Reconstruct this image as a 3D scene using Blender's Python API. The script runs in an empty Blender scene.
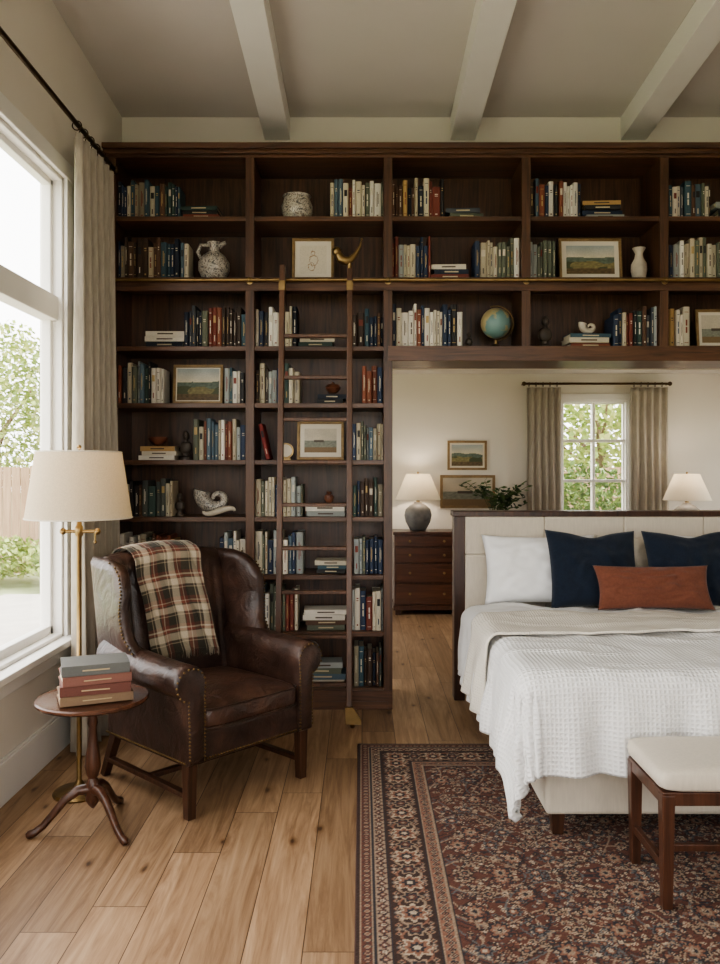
import bpy, math, random
import numpy as np
from mathutils import Vector, Matrix, noise
random.seed(7); np.random.seed(7)
F=815.0; CX=362.0; CY=470.0; H=1.5
def S(r,g,b):
    def c(x):
        x/=255.0
        return x/12.92 if x<=0.04045 else ((x+0.055)/1.055)**2.4
    return (c(r),c(g),c(b))
def PX(px,Y): return (px-CX)*Y/F
def PZ(py,Y): return H-(py-CY)*Y/F
sc=bpy.context.scene

# ------------------------------------------------------------------ materials
def newmat(name):
    m=bpy.data.materials.new(name); m.use_nodes=True
    nt=m.node_tree; b=nt.nodes['Principled BSDF']
    return m,nt,b
def coords(nt,scale=(1,1,1),kind='Object',rot=(0,0,0)):
    tc=nt.nodes.new('ShaderNodeTexCoord'); mp=nt.nodes.new('ShaderNodeMapping')
    mp.inputs['Scale'].default_value=scale; mp.inputs['Rotation'].default_value=rot
    nt.links.new(tc.outputs[kind],mp.inputs['Vector']); return mp.outputs['Vector']
def ramp(nt,fac,stops):
    r=nt.nodes.new('ShaderNodeValToRGB'); e=r.color_ramp.elements
    while len(e)<len(stops): e.new(0.5)
    for i,(p,c) in enumerate(stops):
        e[i].position=p; e[i].color=(c[0],c[1],c[2],1)
    nt.links.new(fac,r.inputs['Fac']); return r.outputs['Color']
def bump(nt,b,h,strength,dist=0.01):
    n=nt.nodes.new('ShaderNodeBump'); n.inputs['Strength'].default_value=strength
    n.inputs['Distance'].default_value=dist
    nt.links.new(h,n.inputs['Height']); nt.links.new(n.outputs['Normal'],b.inputs['Normal'])
def plain(name,col,rough=0.6,metal=0.0,var=0.12,scale=8,bmp=0.0,bscale=60,sheen=0,spec=0.5):
    m,nt,b=newmat(name)
    n=nt.nodes.new('ShaderNodeTexNoise'); n.inputs['Scale'].default_value=scale; n.inputs['Detail'].default_value=5
    v=coords(nt); nt.links.new(v,n.inputs['Vector'])
    lo=tuple(c*(1-var) for c in col); hi=tuple(min(1,c*(1+var)) for c in col)
    nt.links.new(ramp(nt,n.outputs['Fac'],[(0.3,lo),(0.7,hi)]),b.inputs['Base Color'])
    b.inputs['Roughness'].default_value=rough; b.inputs['Metallic'].default_value=metal
    b.inputs['Specular IOR Level'].default_value=spec
    if sheen: b.inputs['Sheen Weight'].default_value=sheen
    if bmp>0:
        n2=nt.nodes.new('ShaderNodeTexNoise'); n2.inputs['Scale'].default_value=bscale; n2.inputs['Detail'].default_value=6
        nt.links.new(v,n2.inputs['Vector']); bump(nt,b,n2.outputs['Fac'],bmp)
    return m
def leather(name,dark,mid,light,crease=.5):
    m,nt,b=newmat(name); v=coords(nt)
    n=nt.nodes.new('ShaderNodeTexNoise'); n.inputs['Scale'].default_value=7; n.inputs['Detail'].default_value=8; n.inputs['Roughness'].default_value=.7
    nt.links.new(v,n.inputs['Vector'])
    nt.links.new(ramp(nt,n.outputs['Fac'],[(.32,dark),(.52,mid),(.72,light)]),b.inputs['Base Color'])
    nt.links.new(ramp(nt,n.outputs['Fac'],[(.3,(.30,.30,.30)),(.7,(.48,.48,.48))]),b.inputs['Roughness'])
    vo=nt.nodes.new('ShaderNodeTexVoronoi'); vo.feature='DISTANCE_TO_EDGE'; vo.inputs['Scale'].default_value=70; nt.links.new(v,vo.inputs['Vector'])
    n2=nt.nodes.new('ShaderNodeTexNoise'); n2.inputs['Scale'].default_value=9; n2.inputs['Detail'].default_value=6; n2.inputs['Distortion'].default_value=1.6; nt.links.new(v,n2.inputs['Vector'])
    a=nt.nodes.new('ShaderNodeMath'); a.operation='MULTIPLY_ADD'; nt.links.new(vo.outputs['Distance'],a.inputs[0]); a.inputs[1].default_value=.12; nt.links.new(n2.outputs['Fac'],a.inputs[2])
    bump(nt,b,a.outputs[0],crease,.018)
    b.inputs['Coat Weight'].default_value=.08; b.inputs['Coat Roughness'].default_value=.3
    return m
def wood(name,c1,c2,axis='z',rough=0.4,s=1.0):
    m,nt,b=newmat(name)
    k=14*s; sc_={'x':(0.9*s,k,k),'y':(k,0.9*s,k),'z':(k,k,0.9*s)}[axis]
    v=coords(nt,sc_)
    n=nt.nodes.new('ShaderNodeTexNoise'); n.inputs['Scale'].default_value=2.2; n.inputs['Detail'].default_value=9
    n.inputs['Roughness'].default_value=0.65; n.inputs['Distortion'].default_value=0.9
    nt.links.new(v,n.inputs['Vector'])
    mid=tuple((a+b_)/2 for a,b_ in zip(c1,c2))
    nt.links.new(ramp(nt,n.outputs['Fac'],[(0.32,c1),(0.5,mid),(0.68,c2)]),b.inputs['Base Color'])
    b.inputs['Roughness'].default_value=rough
    bump(nt,b,n.outputs['Fac'],0.15,0.004)
    return m
def fabric(name,col,scale=350,strength=0.35,var=0.1,sheen=0.2,rough=0.9,kind='Object'):
    m,nt,b=newmat(name)
    v=coords(nt,(1,1,1),kind)
    w1=nt.nodes.new('ShaderNodeTexNoise'); w1.inputs['Scale'].default_value=scale; w1.inputs['Detail'].default_value=3
    nt.links.new(v,w1.inputs['Vector'])
    n=nt.nodes.new('ShaderNodeTexNoise'); n.inputs['Scale'].default_value=scale*0.25; n.inputs['Detail'].default_value=6
    v2=coords(nt,(1,1,0.15),kind); nt.links.new(v2,n.inputs['Vector'])
    lo=tuple(c*(1-var) for c in col); hi=tuple(min(1,c*(1+var)) for c in col)
    nt.links.new(ramp(nt,n.outputs['Fac'],[(0.3,lo),(0.7,hi)]),b.inputs['Base Color'])
    b.inputs['Roughness'].default_value=rough; b.inputs['Sheen Weight'].default_value=sheen
    b.inputs['Specular IOR Level'].default_value=0.2
    bump(nt,b,w1.outputs['Fac'],strength,0.004)
    return m
def waffle(name,col,freq=60,strength=0.7,dk=.93):
    m,nt,b=newmat(name)
    v=coords(nt,(1,1,1),'UV')
    sx=nt.nodes.new('ShaderNodeSeparateXYZ'); nt.links.new(v,sx.inputs[0])
    outs=[]
    for o in ('X','Y'):
        a=nt.nodes.new('ShaderNodeMath'); a.operation='MULTIPLY'; a.inputs[1].default_value=freq*2*math.pi
        nt.links.new(sx.outputs[o],a.inputs[0])
        c=nt.nodes.new('ShaderNodeMath'); c.operation='COSINE'; nt.links.new(a.outputs[0],c.inputs[0]); outs.append(c)
    mx=nt.nodes.new('ShaderNodeMath'); mx.operation='MAXIMUM'
    nt.links.new(outs[0].outputs[0],mx.inputs[0]); nt.links.new(outs[1].outputs[0],mx.inputs[1])
    lo=tuple(c*dk for c in col)
    nt.links.new(ramp(nt,mx.outputs[0],[(0.0,lo),(0.9,col)]),b.inputs['Base Color'])
    b.inputs['Roughness'].default_value=0.95; b.inputs['Sheen Weight'].default_value=0.1
    b.inputs['Specular IOR Level'].default_value=0.15
    bump(nt,b,mx.outputs[0],strength,0.003)
    return m
def vcol(name,rough=0.6,bmp=0.0,bscale=300,sheen=0,spec=0.4,mf=.35):
    m,nt,b=newmat(name)
    a=nt.nodes.new('ShaderNodeAttribute'); a.attribute_name='Col'
    n=nt.nodes.new('ShaderNodeTexNoise'); n.inputs['Scale'].default_value=bscale; n.inputs['Detail'].default_value=3
    nt.links.new(coords(nt),n.inputs['Vector'])
    mx=nt.nodes.new('ShaderNodeMix'); mx.data_type='RGBA'; mx.blend_type='MULTIPLY'; mx.inputs['Factor'].default_value=mf
    nt.links.new(a.outputs['Color'],mx.inputs['A'])
    nt.links.new(ramp(nt,n.outputs['Fac'],[(0.3,(0.6,0.6,0.6)),(0.65,(1,1,1))]),mx.inputs['B'])
    nt.links.new(mx.outputs['Result'],b.inputs['Base Color'])
    b.inputs['Roughness'].default_value=rough; b.inputs['Sheen Weight'].default_value=sheen
    b.inputs['Specular IOR Level'].default_value=spec
    if bmp: bump(nt,b,n.outputs['Fac'],bmp,0.004)
    return m
def translucent(name,col,t=0.5):
    m,nt,b=newmat(name)
    v=coords(nt)
    n=nt.nodes.new('ShaderNodeTexNoise'); n.inputs['Scale'].default_value=180; nt.links.new(v,n.inputs['Vector'])
    lo=tuple(c*0.88 for c in col)
    cr=ramp(nt,n.outputs['Fac'],[(0.3,lo),(0.7,col)])
    nt.links.new(cr,b.inputs['Base Color']); b.inputs['Roughness'].default_value=0.9
    tr=nt.nodes.new('ShaderNodeBsdfTranslucent'); nt.links.new(cr,tr.inputs['Color'])
    mx=nt.nodes.new('ShaderNodeMixShader'); mx.inputs[0].default_value=t
    out=nt.nodes['Material Output']
    nt.links.new(b.outputs[0],mx.inputs[1]); nt.links.new(tr.outputs[0],mx.inputs[2]); nt.links.new(mx.outputs[0],out.inputs['Surface'])
    return m

M_WALL=plain('wall_paint',S(227,220,208),0.85,var=0.02,scale=2,bmp=0.04,bscale=200)
M_CEIL=plain('ceiling_paint',S(212,206,198),0.9,var=0.02,scale=2)
M_WHITE=plain('white_trim_paint',S(235,232,226),0.45,var=0.01)
WC1=S(52,35,25); WC2=S(104,72,51)
M_WV=wood('walnut_vertical',WC1,WC2,'z',.36); M_WH=wood('walnut_horizontal',S(58,39,28),S(112,78,56),'x',.34)
M_LAD=wood('ladder_walnut',S(66,44,32),S(106,73,52),'z',0.4)
M_MAH=wood('dark_walnut',S(56,35,26),S(94,61,45),'z',0.28)
M_MAHX=wood('dark_walnut_x',S(62,39,29),S(104,68,50),'x',0.26)
M_LEG=wood('chair_leg_wood',S(46,29,21),S(80,52,37),'z',0.35)
M_BRASS=plain('aged_brass',S(150,126,88),0.36,1.0,0.15,20)
M_ABRASS=plain('antique_brass_nail',S(112,92,62),0.4,1.0,0.15,20)
M_BRONZE=plain('dark_bronze',S(86,70,52),0.4,0.9,0.1)
M_LEATH=leather('brown_leather',S(36,24,19),S(58,39,31),S(84,59,47))
M_LEATH2=leather('brown_leather_seat',S(46,31,25),S(74,50,39),S(104,76,59),.8)
M_LINEN=fabric('curtain_linen',S(172,163,149),300,0.3,0.12)
M_CREAM=fabric('cream_upholstery',S(210,200,184),400,0.35,0.05)
M_SHEET=fabric('white_cotton',S(240,239,237),200,0.08,0.01,0.1)
M_THROW=waffle('cream_knit',S(233,226,213),80,0.5,.93)
M_COVER=waffle('white_waffle',S(243,242,240),56,0.6,.93)
M_NAVY=fabric('navy_linen',S(31,40,54),350,0.3,0.15)
M_RUST=fabric('rust_linen',S(122,76,60),350,0.3,0.12)
M_SHADE=translucent('linen_shade',S(224,210,186),0.42)
M_SHADE2=translucent('cream_shade',S(234,227,213),0.45)
M_BOOK=vcol('book_cloth',0.6,0.1,250)
M_PAINT=vcol('oil_painting',0.5,0.2,120)
M_RUG=vcol('wool_pile',0.95,0.5,260,0.05,0.1,.5)
M_PLAID=vcol('plaid_wool',0.95,0.4,300,0.15,0.1,.5)
M_CER=plain('cream_ceramic',S(196,184,166),0.45,0,0.14,14)
M_GREYC=plain('grey_stoneware',S(100,97,94),0.55,0,0.3,14,0.3,60)
M_DARKST=plain('dark_stone',S(72,62,54),0.5,0,0.25,20)
M_TERRA=plain('terracotta_glaze',S(112,70,52),0.4,0,0.2,20)
M_GILT=plain('gilt_frame',S(140,114,78),0.45,0.35,0.2,30)
M_MATB=plain('mat_board',S(220,211,194),0.8,0,0.02)
def pat_ceramic(name):
    m,nt,b=newmat(name); v=coords(nt,(1,1,1))
    n2=nt.nodes.new('ShaderNodeTexNoise'); n2.inputs['Scale'].default_value=30; n2.inputs['Detail'].default_value=2; n2.inputs['Distortion'].default_value=2.5; nt.links.new(v,n2.inputs['Vector'])
    nt.links.new(ramp(nt,n2.outputs['Fac'],[(0.40,S(96,92,90)),(0.48,S(198,190,176)),(.56,S(198,190,176)),(.62,S(122,110,100))]),b.inputs['Base Color'])
    b.inputs['Roughness'].default_value=0.3; return m
M_PAT=pat_ceramic('patterned_ceramic')
def globe_mat():
    m,nt,b=newmat('globe_map'); v=coords(nt)
    n=nt.nodes.new('ShaderNodeTexNoise'); n.inputs['Scale'].default_value=9; n.inputs['Detail'].default_value=6; nt.links.new(v,n.inputs['Vector'])
    nt.links.new(ramp(nt,n.outputs['Fac'],[(0.48,S(112,142,138)),(0.51,S(180,166,124)),(0.65,S(158,140,104))]),b.inputs['Base Color'])
    b.inputs['Roughness'].default_value=0.35; return m
M_GLOBE=globe_mat()
def floor_mat():
    m,nt,b=newmat('oak_floor')
    RH=0.185; BW=1.7
    v=coords(nt,(1,1,1),'Object',(0,0,math.radians(90)))
    # random lengthwise shift for every plank row so the end joints are staggered
    sp=nt.nodes.new('ShaderNodeSeparateXYZ'); nt.links.new(v,sp.inputs[0])
    dv=nt.nodes.new('ShaderNodeMath'); dv.operation='DIVIDE'; dv.inputs[1].default_value=RH; nt.links.new(sp.outputs['Y'],dv.inputs[0])
    fl=nt.nodes.new('ShaderNodeMath'); fl.operation='FLOOR'; nt.links.new(dv.outputs[0],fl.inputs[0])
    wn=nt.nodes.new('ShaderNodeTexWhiteNoise'); wn.noise_dimensions='1D'; nt.links.new(fl.outputs[0],wn.inputs['W'])
    ma=nt.nodes.new('ShaderNodeMath'); ma.operation='MULTIPLY_ADD'; nt.links.new(wn.outputs['Value'],ma.inputs[0]); ma.inputs[1].default_value=BW*3; nt.links.new(sp.outputs['X'],ma.inputs[2])
    cb=nt.nodes.new('ShaderNodeCombineXYZ'); nt.links.new(ma.outputs[0],cb.inputs['X']); nt.links.new(sp.outputs['Y'],cb.inputs['Y'])
    br=nt.nodes.new('ShaderNodeTexBrick'); br.offset=0.0; br.offset_frequency=2
    br.inputs['Color1'].default_value=(0,0,0,1); br.inputs['Color2'].default_value=(1,1,1,1); br.inputs['Mortar'].default_value=(0.5,0.5,0.5,1)
    br.inputs['Scale'].default_value=1.0; br.inputs['Mortar Size'].default_value=0.0018; br.inputs['Mortar Smooth'].default_value=0.3
    br.inputs['Brick Width'].default_value=BW; br.inputs['Row Height'].default_value=RH
    nt.links.new(cb.outputs[0],br.inputs['Vector'])
    def grainn(scx,scy,s,det,dist):
        v2=coords(nt,(scx,scy,1))
        cmb=nt.nodes.new('ShaderNodeVectorMath'); cmb.operation='MULTIPLY_ADD'
        nt.links.new(br.outputs['Color'],cmb.inputs[0]); cmb.inputs[1].default_value=(30,17,9); nt.links.new(v2,cmb.inputs[2])
        n=nt.nodes.new('ShaderNodeTexNoise'); n.inputs['Scale'].default_value=s; n.inputs['Detail'].default_value=det; n.inputs['Roughness'].default_value=0.66; n.inputs['Distortion'].default_value=dist
        nt.links.new(cmb.outputs[0],n.inputs['Vector']); return n.outputs['Fac']
    grain=ramp(nt,grainn(9,0.7,1.5,12,2.2),[(0.25,S(126,98,74)),(0.42,S(156,126,98)),(0.55,S(174,144,114)),(0.75,S(192,164,134))])
    fine=ramp(nt,grainn(70,1.6,1.0,6,.4),[(.35,(.80,.77,.74)),(.55,(1,1,1))])
    tint=ramp(nt,br.outputs['Color'],[(0.0,(0.68,0.64,0.60)),(0.5,(0.88,0.86,0.84)),(1.0,(1.08,1.06,1.04))])
    def mul(a,c,f=1):
        mx=nt.nodes.new('ShaderNodeMix'); mx.data_type='RGBA'; mx.blend_type='MULTIPLY'; mx.inputs['Factor'].default_value=f
        nt.links.new(a,mx.inputs['A']); nt.links.new(c,mx.inputs['B']); return mx.outputs['Result']
    v3=coords(nt,(3.3,1.5,1)); 
    nd=nt.nodes.new('ShaderNodeTexNoise'); nd.inputs['Scale'].default_value=6; nt.links.new(v3,nd.inputs['Vector'])
    md=nt.nodes.new('ShaderNodeVectorMath'); md.operation='MULTIPLY_ADD'; nt.links.new(nd.outputs['Color'],md.inputs[0]); md.inputs[1].default_value=(.08,.08,0); nt.links.new(v3,md.inputs[2])
    vo=nt.nodes.new('ShaderNodeTexVoronoi'); vo.voronoi_dimensions='2D'; vo.inputs['Scale'].default_value=1.0; nt.links.new(md.outputs[0],vo.inputs['Vector'])
    kn=ramp(nt,vo.outputs['Distance'],[(0.015,(0.22,0.16,0.12)),(0.035,(.58,.50,.43)),(.07,(.9,.88,.86)),(.13,(1,1,1))])
    c=mul(mul(mul(grain,tint),fine,.8),kn,.9)
    m2=nt.nodes.new('ShaderNodeMix'); m2.data_type='RGBA'
    nt.links.new(br.outputs['Fac'],m2.inputs['Factor']); nt.links.new(c,m2.inputs['A']); m2.inputs['B'].default_value=(*S(74,52,37),1)
    nt.links.new(m2.outputs['Result'],b.inputs['Base Color'])
    b.inputs['Roughness'].default_value=0.46
    inv=nt.nodes.new('ShaderNodeMath'); inv.operation='SUBTRACT'; inv.inputs[0].default_value=1; nt.links.new(br.outputs['Fac'],inv.inputs[1])
    bump(nt,b,inv.outputs[0],0.4,0.003)
    return m
M_FLOOR=floor_mat()
def glass_mat():
    m,nt,b=newmat('window_glass')
    t=nt.nodes.new('ShaderNodeBsdfTransparent'); g=nt.nodes.new('ShaderNodeBsdfGlossy'); g.inputs['Roughness'].default_value=0.02
    mx=nt.nodes.new('ShaderNodeMixShader'); mx.inputs[0].default_value=0.05
    nt.links.new(t.outputs[0],mx.inputs[1]); nt.links.new(g.outputs[0],mx.inputs[2]); nt.links.new(mx.outputs[0],nt.nodes['Material Output'].inputs['Surface'])
    return m
M_GLASS=glass_mat()
M_LEAF=vcol('leaf_green',0.7,0,50)
M_BARK=plain('bark',S(120,100,82),0.9)
M_GRASS=plain('grass',S(168,176,134),0.95,0,0.2,3)
M_BOUNCE_PATIO=plain('bounce_patio_stone',S(196,190,180),0.9,0,0.08,4)
M_FENCE=wood('cedar_fence',S(140,112,90),S(174,146,120),'z',0.8)

# ------------------------------------------------------------------ mesh builder
class MB:
    def __init__(s): s.v=[];s.f=[];s.mi=[];s.fc=[];s.hascol=False
    def add(s,verts,faces,mat=0,col=None):
        o=len(s.v); s.v+= [tuple(p) for p in verts]
        for i,f in enumerate(faces):
            s.f.append([o+k for k in f]); s.mi.append(mat)
            if col is None: s.fc.append((1,1,1))
            else:
                s.hascol=True; s.fc.append(col[i] if isinstance(col,list) else col)
    def box(s,x0,x1,y0,y1,z0,z1,mat=0,col=None):
        v=[(x0,y0,z0),(x1,y0,z0),(x1,y1,z0),(x0,y1,z0),(x0,y0,z1),(x1,y0,z1),(x1,y1,z1),(x0,y1,z1)]
        s.add(v,[(0,3,2,1),(4,5,6,7),(0,1,5,4),(1,2,6,5),(2,3,7,6),(3,0,4,7)],mat,col)
    def tbox(s,size,M,mat=0,col=None,taper=1.0):
        a,b,c=[k/2 for k in size]; v=[]
        for z,t in ((-c,taper),(c,1)):
            for x,y in ((-a,-b),(a,-b),(a,b),(-a,b)): v.append(M@Vector((x*t,y*t,z)))
        s.add(v,[(0,3,2,1),(4,5,6,7),(0,1,5,4),(1,2,6,5),(2,3,7,6),(3,0,4,7)],mat,col)
    def beam(s,p0,p1,w,d,mat=0,col=None,up=(0,1,0),taper=1.0):
        p0=Vector(p0);p1=Vector(p1); z=(p1-p0); L=z.length; z.normalize()
        u=Vector(up); x=u.cross(z); x.normalize(); y=z.cross(x)
        M=Matrix(((x.x,y.x,z.x,0),(x.y,y.y,z.y,0),(x.z,y.z,z.z,0),(0,0,0,1)))
        M=Matrix.Translation((p0+p1)/2)@M
        s.tbox((w,d,L),M,mat,col,taper)
    def rings(s,rings,mat=0,col=None,closed=True,caps=True):
        n=len(rings[0]); v=[p for r in rings for p in r]; f=[]
        for i in range(len(rings)-1):
            for j in range(n if closed else n-1):
                k=(j+1)%n; f.append((i*n+j,i*n+k,(i+1)*n+k,(i+1)*n+j))
        if caps and closed:
            f.append(tuple(reversed(range(n)))); f.append(tuple((len(rings)-1)*n+j for j in range(n)))
        s.add(v,f,mat,col)
    def lathe(s,prof,c=(0,0,0),seg=28,mat=0,col=None,caps=True,M=None):
        R=[]
        for r,z in prof:
            ring=[]
            for j in range(seg):
                a=2*math.pi*j/seg; p=Vector((r*math.cos(a),r*math.sin(a),z))
                if M is not None: p=M@p
                ring.append((p.x+c[0],p.y+c[1],p.z+c[2]))
            R.append(ring)
        s.rings(R,mat,col,True,caps)
    def tube(s,pts,rad,seg=10,mat=0,col=None,caps=True):
        pts=[Vector(p) for p in pts]; R=[]; prev=None
        for i,p in enumerate(pts):
            t=(pts[min(i+1,len(pts)-1)]-pts[max(i-1,0)]).normalized()
            if prev is None:
                a=Vector((0,0,1)) if abs(t.z)<0.9 else Vector((1,0,0)); x=a.cross(t).normalized()
            else: x=(prev-t*prev.dot(t)).normalized()
            prev=x; y=t.cross(x); r=rad[i] if isinstance(rad,(list,tuple)) else rad
            R.append([p+x*(r*math.cos(2*math.pi*j/seg))+y*(r*math.sin(2*math.pi*j/seg)) for j in range(seg)])
        s.rings(R,mat,col,True,caps)
    def superq(s,c,half,e1=0.3,e2=0.3,nu=40,nv=20,mat=0,col=None,M=None,crown=0,wr=0):
        def sp(x,e): return math.copysign(abs(x)**e,x)
        R=[]
        for i in range(nv+1):
            ph=-math.pi/2+math.pi*i/nv; ring=[]
            ph=max(-math.pi/2+1e-3,min(math.pi/2-1e-3,ph))
            for j in range(nu):
                th=2*math.pi*j/nu
                x=half[0]*sp(math.cos(ph),e1)*sp(math.cos(th),e2); y=half[1]*sp(math.cos(ph),e1)*sp(math.sin(th),e2); z=half[2]*sp(math.sin(ph),e1)
                if crown and z>0: z+=crown*max(0,(1-(x/half[0])**2))*max(0,(1-(y/half[1])**2))
                p=Vector((x,y,z)); 
                if M is not None: p=M@p
                ring.append((p.x+c[0],p.y+c[1],p.z+c[2]))
            R.append(ring)
        s.rings(R,mat,col,True,True)
    def ball(s,c,r,mat=0,seg=12,col=None,sc_=(1,1,1)):
        s.superq(c,(r*sc_[0],r*sc_[1],r*sc_[2]),1,1,seg,max(6,seg//2),mat,col)
    def build(s,name,mats,parent=None,smooth=False,bevel=0,bseg=2,subsurf=0,solid=0,loc=None,rot=None,uvs=None,ang=40):
        me=bpy.data.meshes.new(name); me.from_pydata(s.v,[],s.f); 
        for m in mats: me.materials.append(m)
        me.polygons.foreach_set('material_index',s.mi)
        if s.hascol:
            a=me.color_attributes.new('Col','FLOAT_COLOR','CORNER'); arr=[]
            for p,c in zip(me.polygons,s.fc): arr+= [c[0],c[1],c[2],1.0]*p.loop_total
            a.data.foreach_set('color',arr)
        if smooth:
            me.polygons.foreach_set('use_smooth',[True]*len(me.polygons))
            try: me.set_sharp_from_angle(angle=math.radians(ang))
            except Exception: pass
        me.update()
        ob=bpy.data.objects.new(name,me); sc.collection.objects.link(ob)
        if solid:
            md=ob.modifiers.new('solid','SOLIDIFY'); md.thickness=solid; md.offset=1
        if bevel:
            md=ob.modifiers.new('bevel','BEVEL'); md.width=bevel; md.segments=bseg; md.limit_method='ANGLE'; md.angle_limit=math.radians(35)
        if loc is not None: ob.location=loc
        if rot is not None: ob.rotation_euler=rot
        if parent is not None: ob.parent=parent
        return ob
def empty(name,loc=(0,0,0),rotz=0):
    e=bpy.data.objects.new(name,None); e.empty_display_size=0.1; e.location=loc; e.rotation_euler=(0,0,rotz); sc.collection.objects.link(e); return e
def vmesh(name,P,nu,nv,C,mat,parent=None,solid=0,uvs=None,mats=None):
    idx=np.arange(nu*nv).reshape(nv,nu)
    q=np.stack([idx[:-1,:-1],idx[:-1,1:],idx[1:,1:],idx[1:,:-1]],-1).reshape(-1,4)
    me=bpy.data.meshes.new(name)
    me.vertices.add(nu*nv); me.vertices.foreach_set('co',np.asarray(P,dtype=np.float32).reshape(-1))
    me.loops.add(q.size); me.loops.foreach_set('vertex_index',q.reshape(-1).astype(np.int32))
    me.polygons.add(len(q)); me.polygons.foreach_set('loop_start',np.arange(0,q.size,4,dtype=np.int32))
    me.update(calc_edges=True); me.validate()
    if C is not None:
        a=me.color_attributes.new('Col','FLOAT_COLOR','POINT')
        cc=np.ones((nu*nv,4),dtype=np.float32); cc[:,:3]=np.asarray(C).reshape(-1,3); a.data.foreach_set('color',cc.reshape(-1))
    me.polygons.foreach_set('use_smooth',[True]*len(me.polygons))
    me.materials.append(mat)
    ob=bpy.data.objects.new(name,me); sc.collection.objects.link(ob)
    if solid:
        md=ob.modifiers.new('solid','SOLIDIFY'); md.thickness=solid; md.offset=-1
    if uvs is not None:
        ul=me.uv_layers.new(name='UVMap'); li=np.zeros(len(me.loops),dtype=np.int32); me.loops.foreach_get('vertex_index',li)
        ul.data.foreach_set('uv',np.asarray(uvs,dtype=np.float32).reshape(-1,2)[li].reshape(-1))
    if parent is not None: ob.parent=parent
    return ob

# ------------------------------------------------------------------ room shell
XL=-1.62; XR=4.52; YF=-1.5; YP=5.5; YB=8.9
b=MB(); b.box(XL-.12,XR+.12,YF-.12,YB+.12,-.1,0); b.build('floor',[M_FLOOR])
def wall_open(name,axis,t0,t1,a0,a1,z0,z1,ops):
    b=MB(); cur=a0
    def bx(p0,p1,q0,q1):
        if p1-p0<1e-4 or q1-q0<1e-4: return
        if axis=='x': b.box(t0,t1,p0,p1,q0,q1)
        else: b.box(p0,p1,t0,t1,q0,q1)
    for o in sorted(ops):
        bx(cur,o[0],z0,z1); bx(o[0],o[1],z0,o[2]); bx(o[0],o[1],o[3],z1); cur=o[1]
    bx(cur,a1,z0,z1); return b.build(name,[M_WALL])
W1=(0.4,4.42,0.60,3.08)
WBL=(6.4,8.4,0.6,2.25)
WBR=(6.6,8.2,0.7,2.15)
wall_open('wall_left','x',XL-.12,XL,YF,YB,0,4.5,[W1,WBL])
wall_open('wall_right','x',XR,XR+.12,YF,YB,0,4.5,[WBR])
WB=(2.18,2.90,0.95,2.26)
wall_open('wall_back','y',YB,YB+.12,XL-.12,XR+.12,0,2.7,[WB])
WF=(-0.9,2.4,0.6,3.0)
wall_open('wall_front','y',YF-.12,YF,XL-.12,XR+.12,0,4.5,[WF])
b=MB(); b.box(XL,0.19,YP,YP+.12,0,4.0); b.box(0.19,XR,YP,YP+.12,2.19,4.0); b.build('wall_partition',[M_WALL])
def cz(Y): return 3.88+0.06*(5.5-Y)
b=MB()
y0,y1=YF-.12,YP+.12
b.add([(XL-.12,y0,cz(y0)),(XR+.12,y0,cz(y0)),(XR+.12,y1,cz(y1)),(XL-.12,y1,cz(y1)),(XL-.12,y0,cz(y0)+.15),(XR+.12,y0,cz(y0)+.15),(XR+.12,y1,cz(y1)+.15),(XL-.12,y1,cz(y1)+.15)],
  [(0,3,2,1),(4,5,6,7),(0,1,5,4),(1,2,6,5),(2,3,7,6),(3,0,4,7)])
b.build('ceiling',[M_CEIL])
b=MB(); b.box(XL-.12,XR+.12,YP+.12,YB+.12,2.55,2.7); b.build('ceiling_back_room',[M_CEIL])
for i,xc in enumerate((-0.57,0.68,1.83,3.1,4.3)):
    b=MB(); w=.085; d=.155; ya,yb=YF,YP
    b.add([(xc-w,ya,cz(ya)-d),(xc+w,ya,cz(ya)-d),(xc+w,yb,cz(yb)-d),(xc-w,yb,cz(yb)-d),(xc-w,ya,cz(ya)),(xc+w,ya,cz(ya)),(xc+w,yb,cz(yb)),(xc-w,yb,cz(yb))],
      [(0,3,2,1),(4,5,6,7),(0,1,5,4),(1,2,6,5),(2,3,7,6),(3,0,4,7)])
    b.build('ceiling_beam' if i==0 else 'ceiling_beam.%03d'%i,[M_WHITE],bevel=.004)
b=MB(); b.box(XL,XL+.018,YF,5.1,0,.19); b.box(XL,XL+.012,YF,5.1,.19,.205); b.build('baseboard_left',[M_WHITE],bevel=.003)
b=MB(); b.box(XL,XR,YB-.018,YB,0,.16); b.build('baseboard_back',[M_WHITE],bevel=.003)
b=MB(); b.box(XR-.018,XR,YF,YB,0,.16); b.build('baseboard_right',[M_WHITE],bevel=.003)
b=MB(); b.box(XL,XR,YF,YF+.018,0,.16); b.build('baseboard_front',[M_WHITE],bevel=.003)

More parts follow.
